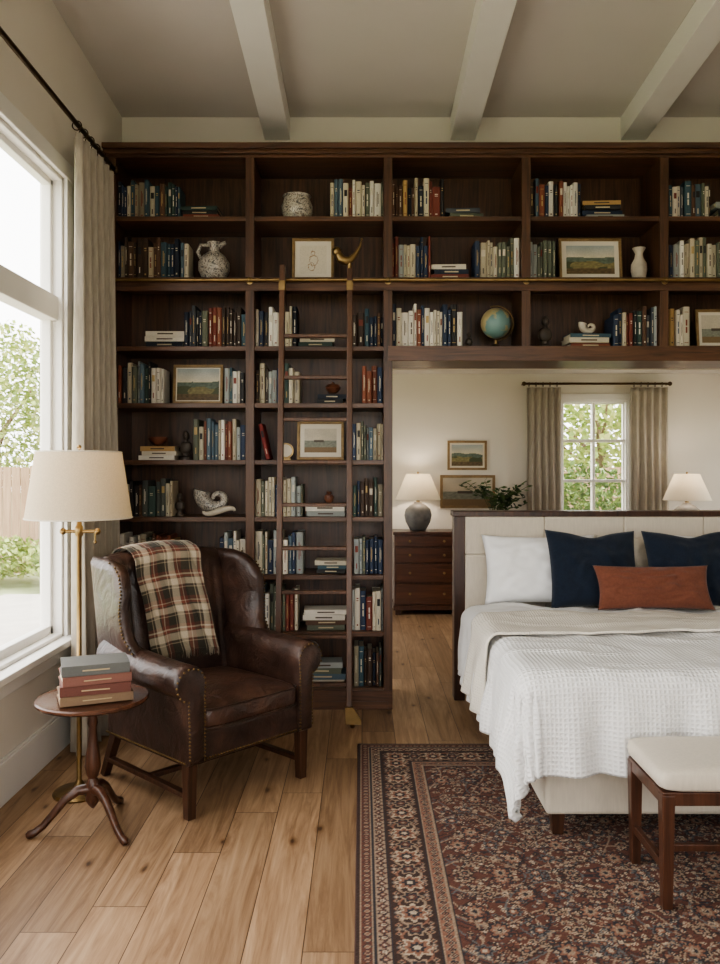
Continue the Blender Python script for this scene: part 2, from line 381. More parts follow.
def window(name,axis,plane,inward,o,mull=[],rails=[],casing=.09,sill=True,fw=.05):
    a0,a1,z0,z1=o; e=empty(name)
    def bx(b,d0,d1,p0,p1,q0,q1,mat=0):
        u0=plane+inward*d0; u1=plane+inward*d1; u0,u1=min(u0,u1),max(u0,u1)
        if axis=='x': b.box(u0,u1,p0,p1,q0,q1,mat)
        else: b.box(p0,p1,u0,u1,q0,q1,mat)
    b=MB()
    bx(b,-.12,0.0,a0,a0+.02,z0,z1); bx(b,-.12,0.0,a1-.02,a1,z0,z1); bx(b,-.12,0,a0,a1,z1-.02,z1); bx(b,-.12,0,a0,a1,z0,z0+.02)
    bx(b,-.10,-.05,a0,a0+fw,z0,z1); bx(b,-.10,-.05,a1-fw,a1,z0,z1); bx(b,-.10,-.05,a0,a1,z1-fw,z1); bx(b,-.10,-.05,a0,a1,z0,z0+fw+.015)
    for m,w in mull: bx(b,-.11,-.03,m-w/2,m+w/2,z0,z1)
    for r,w in rails: bx(b,-.11,-.02,a0,a1,r-w/2,r+w/2)
    b.build('frame',[M_WHITE],e,bevel=.004)
    b=MB(); c=casing
    bx(b,0.001,.022,a0-c,a0,z0-.0,z1+c); bx(b,0.001,.022,a1,a1+c,z0,z1+c); bx(b,0.001,.028,a0-c-.01,a1+c+.01,z1,z1+c)
    if sill:
        bx(b,-.05,.075,a0-c-.03,a1+c+.03,z0-.035,z0); bx(b,0.001,.02,a0-c,a1+c,z0-.12,z0-.035)
    else: bx(b,0.001,.022,a0-c,a1+c,z0-c,z0)
    b.build('casing',[M_WHITE],e,bevel=.004)
    b=MB(); bx(b,-.078,-.074,a0+.02,a1-.02,z0+.02,z1-.02); b.build('glass',[M_GLASS],e)
    return e
window('window_1','x',XL,1,W1,[(3.02,.12),(1.7,.12)],[(2.37,.13)])
window('window_2','y',YB,-1,WB,[(2.54,.03)],[(1.82,.03),(1.38,.03)],casing=.07,fw=.035)
window('fill_window_front','y',YF,1,WF,[(0.75,.1)],[(2.37,.1)])  # unseen window added behind the camera for frontal fill light
window('fill_window_left','x',XL,1,WBL,[(7.35,.08)],[])  # unseen window added to light the back room from the left
window('fill_window_right','x',XR,-1,WBR,[(7.35,.08)],[])  # second unseen window, added to brighten the back room
def portal(loc,rot,sx,sy):
    l=bpy.data.lights.new('window_portal','AREA'); l.shape='RECTANGLE'; l.size=sx; l.size_y=sy
    l.cycles.is_portal=True
    o=bpy.data.objects.new('window_portal',l); o.location=loc; o.rotation_euler=rot; sc.collection.objects.link(o)
R90=math.pi/2
portal((XL-.13,(W1[0]+W1[1])/2,(W1[2]+W1[3])/2),(0,-R90,0),W1[3]-W1[2],W1[1]-W1[0])
portal((XL-.13,(WBL[0]+WBL[1])/2,(WBL[2]+WBL[3])/2),(0,-R90,0),WBL[3]-WBL[2],WBL[1]-WBL[0])
portal((XR+.13,(WBR[0]+WBR[1])/2,(WBR[2]+WBR[3])/2),(0,R90,0),WBR[3]-WBR[2],WBR[1]-WBR[0])
portal(((WF[0]+WF[1])/2,YF-.13,(WF[2]+WF[3])/2),(R90,0,0),WF[1]-WF[0],WF[3]-WF[2])
portal(((WB[0]+WB[1])/2,YB+.13,(WB[2]+WB[3])/2),(-R90,0,0),WB[1]-WB[0],WB[3]-WB[2])

# ------------------------------------------------------------------ bookcase
YC=5.115; K=F/YC
def SZ(py): return H-(py-CY)/K
UX=[(112+138*k-362)/K for k in range(8)]
UX[0]=-1.572; UX[7]=XR-.03
rows=[216,277,346,403,460,517,575,632,688]
b=MB(); yb=YP-.004
for k,x in enumerate(UX):
    z0=0.0 if k<=2 else SZ(360)
    b.box(x-.025,x+.025,YC,yb,z0,SZ(157),0)
    b.box(x-.028,x+.028,YC-.006,YC+.012,max(z0,.0),SZ(157),0)
b.box(XL+.002,UX[0]-.02,YC+.02,YC+.05,0,SZ(157),0)
b.box(UX[0],UX[2],yb-.018,yb,0,SZ(157),0); b.box(UX[2],UX[7],yb-.018,yb,SZ(360),SZ(157),0)
XE=UX[7]+.025
for r,py in enumerate(rows):
    z=SZ(py); x1=UX[2] if r>=3 else XE
    if r<8: b.box(UX[0],x1,YC+.004,yb-.01,z-.03,z,1)
b.box(UX[0]-.02,XE,YC-.01,YC+.02,SZ(291),SZ(277.5),1)
b.box(UX[2],XE,YC-.008,yb,SZ(361),SZ(346),1)
b.box(UX[0],UX[2],YC+.002,yb-.01,SZ(693),SZ(688),1); b.box(UX[0]-.02,UX[2]+.028,YC-.01,YC+.03,0,SZ(690),1)
b.box(UX[0],UX[2],YC-.016,YC-.008,0,.05,1)
b.box(XL+.002,XR-.002,YC-.01,yb,SZ(158),SZ(155),1)
b.box(XL+.002,XR-.002,YC-.03,yb,SZ(155),SZ(151),1); b.box(XL+.002,XR-.002,YC-.055,yb,SZ(151),SZ(145.5),1)
b.build('bookcase',[M_WV,M_WH],bevel=.0025)
e=empty('brass_ladder_rail'); b=MB(); zr=SZ(281.5); yr=YC-.045
b.tube([(UX[0],yr,zr),(XE,yr,zr)],.011,12)
for k in range(8):
    x=UX[k]; b.tube([(x,YC-.012,zr),(x,yr,zr)],.008,8); b.lathe([(.022,0),(.022,.006),(.012,.008)],(x,YC-.012,zr),14,M=Matrix.Rotation(R90,4,'X'))
    b.ball((x,yr,zr),.016,0,10)
b.build('rail',[M_BRASS],e,smooth=True)

# ------------------------------------------------------------------ books
PAL=[S(218,208,190),S(204,194,172),S(46,58,80),S(38,46,62),S(64,88,98),S(58,76,70),S(122,62,50),S(136,80,60),S(96,70,54),S(68,54,45),
     S(188,176,152),S(104,108,92),S(184,150,100),S(76,80,86),S(158,162,158),S(228,222,210),S(48,46,46),S(90,108,120),S(222,214,200),S(34,40,52)]
TOP=S(210,198,174)
bk=MB()
def vbook(x,y,z,w,h,d,col,lean=0.0):
    M=Matrix.Translation((x,y,z))@Matrix.Rotation(lean,4,'Y')
    fp=[(0,.006),(w*.22,0),(w*.78,0),(w,.006),(w,d),(0,d)]
    lo=[M@Vector((a,c,0)) for a,c in fp]; hi=[M@Vector((a,c,h)) for a,c in fp]
    n=6
    bk.add(lo+hi,[(j,(j+1)%n,n+(j+1)%n,n+j) for j in range(n)]+[tuple(reversed(range(n)))],0,col)
    t=.0025
    hi2=[M@Vector((a,c,h-.004)) for a,c in [(t,.01),(w-t,.01),(w-t,d-.004),(t,d-.004)]]
    bk.add(hi2,[(0,1,2,3)],0,TOP)
    hi3=[M@Vector((a,c,h)) for a,c in [(0,.006),(w*.22,0),(w*.78,0),(w,.006),(w-t,.01),(t,.01)]]
    bk.add(hi3,[(0,1,2,3,4,5)],0,col)
    for a0,a1 in ((0,t),(w-t,w)):
        bk.add([M@Vector((a0,.006,h)),M@Vector((a1,.006,h)),M@Vector((a1,d,h)),M@Vector((a0,d,h))],[(0,1,2,3)],0,col)
    lum=sum(col)/3
    dc=random.choice([S(180,154,108),S(206,194,170),S(216,208,192)]) if lum<.25 else random.choice([S(84,68,58),S(58,66,84),S(128,66,54),S(100,90,80)])
    def dec(a0,a1,q0,q1,c=dc):
        yy=-.0006
        bk.add([M@Vector((w*a0,yy,h*q0)),M@Vector((w*a1,yy,h*q0)),M@Vector((w*a1,yy,h*q1)),M@Vector((w*a0,yy,h*q1))],[(0,1,2,3)],0,c)
    k=random.random()
    if k<.3:
        dec(.2,.8,.86,.875); dec(.2,.8,.1,.115); dec(.38,.62,.35,.5); dec(.38,.62,.53,.68)
    elif k<.5:
        c2=random.choice([S(124,62,50),S(48,46,46),S(180,154,108),S(210,200,182)]); dec(.22,.78,.62,.8,c2); dec(.4,.6,.15,.3)
    elif k<.8:
        dec(.38,.5,.34,.76); dec(.58,.66,.42,.7); dec(.35,.65,.08,.11)
    else:
        dec(.3,.7,.74,.77); dec(.3,.7,.69,.71); dec(.35,.65,.1,.14)
def run(x0,x1,z,h,pal=None,leanlast=False):
    x=x0
    cols=pal or PAL; prev=None
    while x<x1-.012:
        w=random.uniform(.016,.036)
        if random.random()<.12: w+=.014
        if x+w>x1: w=x1-x
        if w<.009: break
        hh=h*random.uniform(.80,1.05)
        c=prev if (prev and random.random()<.25) else random.choice(cols); prev=c
        j=random.uniform(.85,1.12); cc=tuple(min(1,q*j) for q in c)
        vbook(x,YC+.035+random.uniform(0,.03),z,w-.0012,hh,random.uniform(.15,.21),cc)
        x+=w
def hstack(x0,x1,z,h,rotj=.06,tgt=None,Yc=None):
    B=tgt or bk; n=max(1,round(h/.032)); zz=z; W=x1-x0
    for i in range(n):
        t=h/n*random.uniform(.85,1.1); ww=W*random.uniform(.84,1.0); d=random.uniform(.15,.19)
        col=random.choice(PAL); xc=(x0+x1)/2+random.uniform(-.01,.01)
        M=Matrix.Translation((xc,(Yc or (YC+.14)),zz+t/2))@Matrix.Rotation(random.uniform(-rotj,rotj),4,'Z')
        B.tbox((ww-.008,d-.01,t-.006),M,0,TOP)
        for s_ in (-1,1): B.tbox((ww,d,.003),M@Matrix.Translation((0,0,s_*(t/2-.0015))),0,col)
        B.tbox((ww,.006,t-.001),M@Matrix.Translation((0,-d/2+.003,0)),0,col)
        dc=S(200,184,152) if sum(col)<.7 else S(84,68,56)
        B.tbox((ww*.4,.002,t*.25),M@Matrix.Translation((0,-d/2-.0005,0)),0,dc)
        zz+=t
    return zz
def cx(px,k=None):
    return PX(px,YC+.04)
def col_of(px):
    for k in range(7):
        if cx(px)<UX[k+1]: return k
    return 6
def R(row,x0,x1,hp,**kw):
    k=col_of((x0+x1)/2); a=max(cx(x0),UX[k]+.028); c=min(cx(x1),UX[k+1]-.028); run(a,c,SZ(rows[row])+.001,hp/K,**kw)
def T(row,x0,x1,hp): return hstack(cx(x0),cx(x1),SZ(rows[row])+.001,hp/K)
DARK=[S(46,58,80),S(38,46,62),S(58,76,70),S(72,56,46),S(52,48,48),S(190,176,150),S(100,74,58),S(64,88,98),S(84,88,82),S(146,136,116),S(204,194,172)]
LITE=[S(218,208,190),S(204,194,172),S(228,222,210),S(188,176,152),S(158,162,158),S(46,58,80),S(122,62,50),S(90,108,120),S(104,108,92)]
R(0,117,180,38,pal=DARK);T(0,180,218,14);R(0,330,386,38,pal=LITE);R(0,390,446,39);T(0,447,483,11);R(0,530,583,38);T(0,584,625,18);R(0,669,712,38);T(0,716,760,16)
R(1,117,180,40,pal=DARK);R(1,180,190,40,pal=LITE);R(1,390,431,41,pal=LITE);T(1,432,470,14);R(1,475,522,40,pal=LITE);R(1,530,556,39);R(1,670,722,41,pal=LITE);R(1,745,800,38)
T(2,143,184,17);R(2,184,248,40);R(2,254,279,40);R(2,285,298,40);T(2,299,335,12);R(2,352,386,37);R(2,390,463,42);T(2,568,612,15);R(2,614,660,40);R(2,671,692,40)
R(3,117,163,41);R(3,224,248,35);R(3,254,300,40);T(3,316,347,10);R(3,362,386,40,pal=[S(122,62,50),S(136,80,60),S(204,194,172),S(46,58,80)])
T(4,137,177,15);R(4,193,248,40,pal=LITE+[S(136,80,60)]);R(4,352,386,39,pal=LITE)
R(5,120,172,38,pal=DARK);R(5,254,303,38,pal=LITE);T(5,304,348,12);R(5,353,386,38,pal=DARK)
R(6,119,176,39);R(6,219,248,41,pal=LITE);R(6,254,303,42,pal=LITE);T(6,315,348,14);R(6,354,386,39,pal=LITE)
R(7,119,170,39);R(7,205,248,41,pal=DARK);R(7,257,298,45,pal=LITE);T(7,303,347,20);R(7,352,386,41,pal=LITE)
R(8,119,180,38);R(8,200,248,36);R(8,254,280,38);T(8,298,345,22);R(8,354,386,41,pal=DARK)
for k in (5,6):
    for r in range(3):
        a=UX[k]+.03; c=UX[k+1]-.03; m_=a+(c-a)*random.uniform(.35,.6); z=SZ(rows[r])+.001
        run(a,m_,z,.24); hstack(m_+.03,min(c,m_+.28),z,.09)
vbook(cx(258)+.05,YC+.05,SZ(rows[4])+.002,.026,.23,.17,S(124,44,40),lean=-.22)
bk.build('shelf_books',[M_BOOK])

# ------------------------------------------------------------------ framed pictures
def painting_cols(style,nu,nv,seed):
    C=np.zeros((nv,nu,3))
    for j in range(nv):
        v=j/(nv-1)
        for i in range(nu):
            u=i/(nu-1); n=noise.noise(Vector((u*3+seed,v*3,seed*1.7))); n2=noise.noise(Vector((u*14+seed,v*18,seed)))
            if style=='land':
                h1=.58+.10*noise.noise(Vector((u*2.5+seed,0,0))); h2=.42+.10*noise.noise(Vector((u*3+seed*3,5,0)))
                if v>h1:
                    a=(v-h1)/(1-h1); c=np.array(S(214,204,180))*(1-a)+np.array(S(162,172,172))*a; c=c*(1+.25*n)
                elif v>h2: c=np.array(S(100,112,98))*(1+.5*n2)
                elif v>.2: c=np.array(S(136,126,86))*(1+.5*n2) if n<.1 else np.array(S(80,86,60))
                else: c=np.array(S(106,88,62))*(1+.5*n2)
            elif style=='sea':
                c=np.array(S(200,190,170))*(1+.2*n) if v>.5 else np.array(S(134,136,122))*(1+.4*n2)
                if v<.22: c=np.array(S(132,108,78))
                if .42<v<.52 and .3<u<.6: c=np.array(S(84,76,64))
            else:
                c=np.array(S(220,210,190))
                x=(u-.5)*2; y=(v-.5)*2
                for ox,oy,r_ in ((0,.45,.16),(.05,-.05,.36),(-.1,-.5,.28)):
                    rr=math.hypot((x-ox)*1.2,y-oy)+.08*n2
                    if abs(rr-r_)<.025: c=np.array(S(160,126,96))
            C[j,i]=np.clip(c,0,1)
    return C
def picture(name,xc,z0,w,h,Y,style,seed,fw=.02,mw=.03,lean=.0,fmat=None):
    e=empty(name,(xc,Y,z0)); e.rotation_euler=(-lean,0,0)
    b=MB(); t=.018
    for a in ((-w/2,w/2,0,fw),(-w/2,w/2,h-fw,h),(-w/2,-w/2+fw,fw,h-fw),(w/2-fw,w/2,fw,h-fw)): b.box(a[0],a[1],-t,0,a[2],a[3])
    b.build('frame',[fmat or M_GILT],e,bevel=.003)
    b=MB(); b.box(-w/2+fw,w/2-fw,-.008,-.002,fw,h-fw); b.build('mat_board',[M_MATB],e)
    pw=w-2*fw-2*mw; ph=h-2*fw-2*mw; nu,nv=60,44
    us=np.linspace(-pw/2,pw/2,nu); vs=np.linspace(fw+mw,fw+mw+ph,nv)
    P=np.zeros((nv,nu,3)); P[:,:,0]=us[None,:]; P[:,:,1]=-.0095; P[:,:,2]=vs[:,None]
    vmesh('painting',P,nu,nv,painting_cols(style,nu,nv,seed),M_PAINT,e)
    return e
def shelfpic(row,x0,x1,hp,style,seed,mw=.03,fm=None):
    Yc=YC+.13; picture('framed_picture',PX((x0+x1)/2,Yc),SZ(rows[row])+.001,(x1-x0)*Yc/F,hp*Yc/F,Yc,style,seed,.018,mw,.10,fm)
shelfpic(1,292,334,44,'sketch',3,.03); shelfpic(1,559,622,44,'land',5,.03); shelfpic(2,696,740,40,'sea',8,.02)
shelfpic(3,173,223,40,'land',12,.008); shelfpic(4,297,344,39,'sea',21,.03)
picture('wall_painting',PX(467,YB),PZ(470,YB),.43,.32,YB-.004,'land',31,.025,.02)
picture('wall_painting',PX(467.5,YB),PZ(508,YB),.60,.36,YB-.004,'sea',42,.03,.0)

# ------------------------------------------------------------------ ornaments
def shelfz(r): return SZ(rows[r])+.001
YO=YC+.13
def place(name,mats,b,px,r,zoff=0,Y=YO,smooth=True,bevel=0): return b.build(name,mats,None,smooth,bevel,loc=(PX(px,Y),Y,shelfz(r)+zoff))
b=MB(); b.lathe([(.04,0),(.075,.01),(.098,.06),(.1,.10),(.085,.14),(.082,.155),(.092,.165),(.084,.163),(.074,.15),(.0801,.1),(.06,.03),(.001,.02)],seg=32); place('patterned_bowl',[M_PAT],b,297,0)
b=MB(); b.lathe([(.045,0),(.07,.01),(.1,.07),(.1,.12),(.07,.165),(.035,.19),(.03,.225),(.045,.25),(.038,.248),(.022,.2),(.001,.19)],seg=32)
b.tube([(-.03,0,.235),(-.085,0,.235),(-.105,0,.19),(-.085,0,.15)],[.011,.012,.012,.010],10); b.tube([(.03,0,.225),(.06,0,.245),(.075,0,.25)],[.018,.013,.012],10)
place('ceramic_jug',[M_PAT],b,214,1)
b=MB(); b.lathe([(.03,0),(.04,.01),(.052,.07),(.05,.11),(.028,.15),(.024,.18),(.042,.215),(.034,.213),(.018,.18),(.001,.16)],seg=24); place('stone_vase',[M_CER],b,639,1)
e=empty('desk_globe',(PX(496,YO),YO,shelfz(2)))
b=MB(); b.ball((0,0,.165),.098,0,32); b.build('sphere',[M_GLOBE],e,smooth=True,ang=80)
b=MB(); b.tube([(.112*math.sin(t),0,.165+.112*math.cos(t)) for t in [math.radians(-20+i*12) for i in range(18)]],.005,8); b.lathe([(.06,0),(.062,.008),(.03,.018),(.012,.03),(.01,.055)],seg=20); b.build('stand',[M_BRASS],e,smooth=True)
def bust(name,px,r,s,mat):
    b=MB(); b.lathe([(.04*s,0),(.04*s,.02*s),(.025*s,.03*s),(.022*s,.05*s)],seg=18)
    b.superq((0,0,.09*s),(.045*s,.03*s,.045*s),.8,.9,20,12); b.lathe([(.018*s,.12*s),(.016*s,.15*s)],seg=12); b.ball((0,-.004,.175*s),.03*s,0,16,None,(.85,1,1.2)); b.ball((0,-.032*s,.17*s),.007*s,0,8); place(name,[mat],b,px,r)
bust('bust_figurine',545,2,1.0,M_DARKST); bust('bust_figurine',469,2,.5,M_DARKST); bust('bust_figurine',186,4,.9,M_DARKST); bust('carved_figurine',180,5,.7,M_DARKST)
def shell(name,px,r,s,mat,zoff=0):
    b=MB(); pts=[];rad=[]
    for i in range(46):
        t=i/45*2.3*math.pi*2/2; R_=s*(.09*math.exp(-.23*t)); pts.append((R_*math.cos(t+2.6)*1.2,0,R_*math.sin(t+2.6)+.085*s)); rad.append(R_*.62)
    b.tube(pts,rad,14); ob=place(name,[mat],b,px,r,zoff)
    return ob
shell('nautilus_shell',217,5,1.0,M_PAT,.03); shell('conch_shell',590,2,.5,M_CER,16/K)
b=MB(); b.tube([(.10*math.cos(a)-.0,0,.03+.018*math.sin(a*2)) for a in [math.pi*i/14 for i in range(15)]],[.008+.012*math.sin(math.pi*i/14) for i in range(15)],10); place('driftwood_branch',[M_CER],b,219,5,.004,Y=YO-.08)
b=MB(); b.lathe([(.02,0),(.03,.008),(.055,.03),(.06,.05),(.055,.05),(.045,.03),(.001,.015)],seg=22); place('small_bowl',[M_TERRA],b,158,4,15.5/K)
b=MB(); b.lathe([(.02,0),(.035,.012),(.05,.035),(.035,.055),(.012,.06),(.008,.072),(.001,.073)],seg=22); place('lidded_jar',[M_TERRA],b,333,3,11.5/K)
b=MB(); b.lathe([(.018,0),(.03,.02),(.028,.045),(.012,.055),(.02,.07),(.001,.072)],seg=18); place('small_pot',[M_TERRA],b,329,5,13.5/K)
e=empty('mantel_clock',(PX(286,YO),YO,shelfz(4))); b=MB(); b.lathe([(.045,-.02),(.05,-.012),(.05,.015),(.001,.02)],(0,0,.06),24,M=Matrix.Rotation(R90,4,'X')); b.box(-.03,.03,-.02,.02,0,.012); b.build('case',[M_BRASS],e,smooth=True)
b=MB(); b.lathe([(.04,0),(.04,.002),(.0005,.002)],(0,-.021,.06),24,M=Matrix.Rotation(R90,4,'X')); b.build('dial',[M_CER],e)

# ------------------------------------------------------------------ library ladder
e=empty('library_ladder')
b=MB(); yb0,zb0,yt0,zt0=4.74,.06,5.03,2.76
def LY(z): return yb0+(yt0-yb0)*(z-zb0)/(zt0-zb0)
for x in (-.49,-.075):
    b.beam((x,yb0,zb0),(x,yt0,zt0),.034,.055,0)
for i in range(1,9):
    py=300+42.5*i-8; z=1.5-(py-470)*4.92/F
    b.box(-.49,-.075,LY(z)-.022,LY(z)+.022,z-.011,z+.011,0)
zt=.25; b.box(-.49,-.075,LY(zt)-.022,LY(zt)+.022,zt-.011,zt+.011,0)
b.build('rails_and_rungs',[M_LAD],e,bevel=.004)
b=MB()
for x in (-.49,-.075):
    b.box(x-.02,x+.02,LY(2.6)-.032,LY(2.6)+.03,2.6,2.66)
    b.tube([(x,5.0,2.66),(x,5.03,2.715),(x,5.055,2.722),(x,5.07,2.712)],.007,8)
    b.lathe([(.020,-.008),(.025,0),(.020,.008)],(x,yr-.002,zr+.036),16,M=Matrix.Rotation(R90,4,'Y'))
b.tube([(-.150,5.0,2.83),(-.13,5.0,2.795),(-.10,5.0,2.782),(-.07,5.0,2.79),(-.035,5.0,2.83),(-.012,5.0,2.875),(-.004,5.0,2.91)],[.022,.03,.028,.022,.014,.009,.004],12)
b.ball((-.155,5.0,2.84),.03,0,14); b.tube([(-.075,5.01,2.74),(-.078,5.0,2.79)],.013,10); b.ball((-.002,5.0,2.915),.008,0,10)
for x in (-.49,-.075):
    b.box(x-.022,x+.022,yb0-.033,yb0+.033,.045,.12)
    b.add([(x-.024,yb0-.040,.13),(x+.024,yb0-.040,.13),(x+.07,yb0-.040,.06),(x+.07,yb0-.040,.03),(x-.02,yb0-.040,.03),
           (x-.024,yb0-.022,.13),(x+.024,yb0-.022,.13),(x+.07,yb0-.022,.06),(x+.07,yb0-.022,.03),(x-.02,yb0-.022,.03)],
          [(0,4,3,2,1),(5,6,7,8,9),(0,1,6,5),(1,2,7,6),(2,3,8,7),(3,4,9,8),(4,0,5,9)])
    b.lathe([(.03,-.012),(.034,-.008),(.034,.008),(.03,.012)],(x+.02,yb0,.035),20,M=Matrix.Rotation(R90,4,'Y'))
b.build('brass_fittings',[M_BRASS],e,smooth=True,bevel=.002)

# ------------------------------------------------------------------ curtains
def curtain(name,axis,a0,a1,fixed,amp,z0,z1,nf,seed):
    nu,nv=int(nf*18),36; P=np.zeros((nv,nu,3))
    for j in range(nv):
        t=j/(nv-1); z=z0+(z1-z0)*t
        for i in range(nu):
            u=i/(nu-1); ph=u*nf*2*math.pi
            am=amp*(.55+.45*(1-t))*(1+.35*noise.noise(Vector((u*5+seed,t*1.5,0))))
            off=am*math.sin(ph+.6*noise.noise(Vector((u*3+seed,t*2,3))))
            s_=a0+(a1-a0)*u+.018*math.sin(2*ph+1)*(1-t)*.5+.012*noise.noise(Vector((t*3,seed,u*2)))
            if axis=='y': P[j,i]=(fixed+off,s_,z)
            else: P[j,i]=(s_,fixed+off,z)
    return vmesh(name,P,nu,nv,None,M_LINEN,None,solid=.004)
curtain('linen_curtain','y',4.22,4.86,-1.483,.062,.015,3.25,6,1)
curtain('window_drape','x',PX(527,8.78),PX(561,8.78),8.78,.032,.015,2.39,5,4)
curtain('window_drape','x',PX(631,8.78),PX(668,8.78),8.78,.032,.015,2.39,5,5)
def rod(name,p0,p1,axis,z,wallpos,rings):
    e=empty(name); b=MB(); b.tube([p0,p1],.013,12)
    for p in (p0,p1): b.ball(p,.024,0,14)
    b.build('pole',[M_BRONZE],e,smooth=True)
    b=MB()
    for r in rings:
        c=(p0[0],r,z) if axis=='y' else (r,p0[1],z)
        pts=[]
        for i in range(17):
            a=2*math.pi*i/16
            pts.append((c[0]+.024*math.cos(a),c[1],c[2]-.008+.024*math.sin(a)) if axis=='y' else (c[0],c[1]+.024*math.cos(a),c[2]-.008+.024*math.sin(a)))
        b.tube(pts,.003,6,caps=False)
    for q in (p0,p1):
        if axis=='y': b.tube([(q[0],q[1]*.995-.02,z),(wallpos,q[1]*.995-.02,z)],.008,8)
        else: b.tube([(q[0],q[1],z),(q[0],wallpos,z)],.007,8)
    b.build('rings_and_brackets',[M_BRONZE],e,smooth=True)
rod('curtain_rod',(-1.483,-.32,3.30),(-1.483,4.90,3.30),'y',3.30,XL,[4.24+.1*i for i in range(7)])
rod('drapery_rod',(PX(524,8.78),8.78,2.43),(PX(670,8.78),8.78,2.43),'x',2.43,YB,[PX(p,8.78) for p in (529,536,543,550,557,634,641,648,655,662)])

# ------------------------------------------------------------------ armchair
AC=empty('wingback_armchair',(-.765,3.97,0),math.radians(47)); AC.scale=(1.03,1.03,.99)
def ysup(n,cxx,cyy,a,bb,e=.45):
    out=[]
    for j in range(n):
        t=2*math.pi*j/n; c=math.cos(t); s_=math.sin(t)
        out.append((cxx+a*math.copysign(abs(c)**e,c),cyy+bb*math.copysign(abs(s_)**e,s_)))
    return out
def backc(z): return .24+(z-.4)*.17
b=MB(); R_=[]; nz=40
for i in range(nz+1):
    t=i/nz; ring=[]
    shrink=1.0 if t<.93 else math.sqrt(max(0,1-((t-.93)/.075)**2))
    for x,y in ysup(96,0,0,.325,.078*max(.12,shrink),.4):
        zt_=1.085+.035*math.cos(x/.325*math.pi/2); z=.30+(zt_-.30)*t
        puff=0
        if y<0:
            puff=-.018*math.cos(x/.325*math.pi/2)*math.sin(math.pi*min(1,max(0,(z-.4)/.68)))
            puff+=.010*math.exp(-((((x+.325)%.1625)-.081)/.014)**2)*min(1,max(0,(1.04-z)/.05))
        ring.append((x*(1-.03*(1-shrink)),y+backc(z)+puff,z))
    R_.append(ring)
b.rings(R_); b.build('back',[M_LEATH],AC,smooth=True,ang=70)
WY=([.58,.66,.74,.85,.95,1.02,1.06,1.085],[-.10,-.03,.035,.05,.045,.085,.14,.24])
for s_ in (-1,1):
    b=MB(); R_=[]; N=20
    for i in range(N+1):
        t=i/N; z=.58+t*.505
        yf=np.interp(z,*WY); ybk=backc(z)+.07
        hl=(ybk-yf)/2; th=.04*(1 if t<.94 else math.sqrt(max(.02,1-((t-.94)/.062)**2)))
        ring=[]
        for y,x in ysup(26,(yf+ybk)/2,0,hl,th,.6):
            fr=(ybk-y)/(2*hl); fl=.055*fr*fr*math.sin(math.pi*min(1,t*.9)); 
            ring.append((s_*(.335+x+fl),y,z))
        if s_<0: ring=ring[::-1]
        R_.append(ring)
    b.rings(R_); b.build('wing_%s'%('left' if s_<0 else 'right'),[M_LEATH],AC,smooth=True,ang=70)
def armprof(zc,k=1.0,ex=0):
    p=[(.268,.24),(.268,.42),(.268,zc-.06)]
    for a in range(180,-81,-20): p.append((.34+.076*math.cos(math.radians(a)),zc+.076*math.sin(math.radians(a))))
    p+=[(.352,zc-.13),(.348,.36),(.348,.24)]
    cxm,czm=.31,.46
    return [(cxm+(x-cxm)*k,czm+(z-czm)*k) for x,z in p]
for s_ in (-1,1):
    b=MB(); R_=[]
    for y,zc,k in ((-.372,.600,.86),(-.368,.600,.95),(-.355,.600,1.0),(-.30,.600,1),(-.2,.602,1),(-.1,.606,1),(0,.612,1),(.1,.62,1),(.2,.63,1),(.26,.635,1)):
        ring=[(s_*x,y,z) for x,z in armprof(zc,k)]
        if s_<0: ring=ring[::-1]
        R_.append(ring)
    b.rings(R_); b.build('arm_%s'%('left' if s_<0 else 'right'),[M_LEATH],AC,smooth=True,ang=50)
b=MB(); b.box(-.34,.34,-.35,.30,.235,.375); b.build('seat_frame',[M_LEATH],AC,bevel=.018,bseg=4,smooth=True)
b=MB(); b.superq((0,-.085,.425),(.272,.295,.062),.38,.22,72,24,crown=.034); b.build('seat_cushion',[M_LEATH2],AC,smooth=True,ang=80)
b=MB()
for zz in (.468,.385):
    pts=[(x*.274,y*.297-.085,zz) for x,y in ysup(60,0,0,1,1,.22)]; pts.append(pts[0]); b.tube(pts,.005,6,caps=False)
b.build('cushion_piping',[M_LEATH],AC,smooth=True)
b=MB()
for sx in (-1,1):
    b.beam((sx*.315,-.325,0),(sx*.315,-.325,.25),.048,.048,0,taper=.8)
    b.beam((sx*.30,.385,0),(sx*.30,.27,.25),.042,.046,0,taper=.8)
    b.beam((sx*.312,-.325,.095),(sx*.305,.345,.095),.022,.034,0,up=(1,0,0))
b.beam((-.31,.0,.095),(.31,.0,.095),.022,.034,0,up=(0,1,0))
b.build('legs_and_stretchers',[M_LEG],AC,bevel=.003)
b=MB()
def nail(p): b.superq(p,(.0055,.0055,.0055),1,1,8,4)
for i in range(46): nail((-.335+.67*i/45,-.352,.252))
for s_ in (-1,1):
    for i in range(42): nail((s_*.350,-.34+.62*i/41,.252))
    pr=armprof(.600,.93)
    for (x0,z0),(x1,z1) in zip(pr[:-1],pr[1:]):
        L=math.hypot(x1-x0,z1-z0); n=max(1,round(L/.017))
        for i in range(n): nail((s_*(x0+(x1-x0)*i/n),-.371,z0+(z1-z0)*i/n))
    for i in range(26):
        z=.66+i*.0165
        yf=np.interp(z,*WY)
        t=(z-.58)/.505; fl=.055*math.sin(math.pi*min(1,t*.9)); nail((s_*(.335+.026+fl),yf+.012,z))
b.build('nailhead_trim',[M_ABRASS],AC,smooth=True)
def ztop(x): return 1.085+.035*math.cos(x/.325*math.pi/2)
path=[]
zf=.60
while zf<1.06: path.append((backc(zf)-.078-.034,zf)); zf+=.01
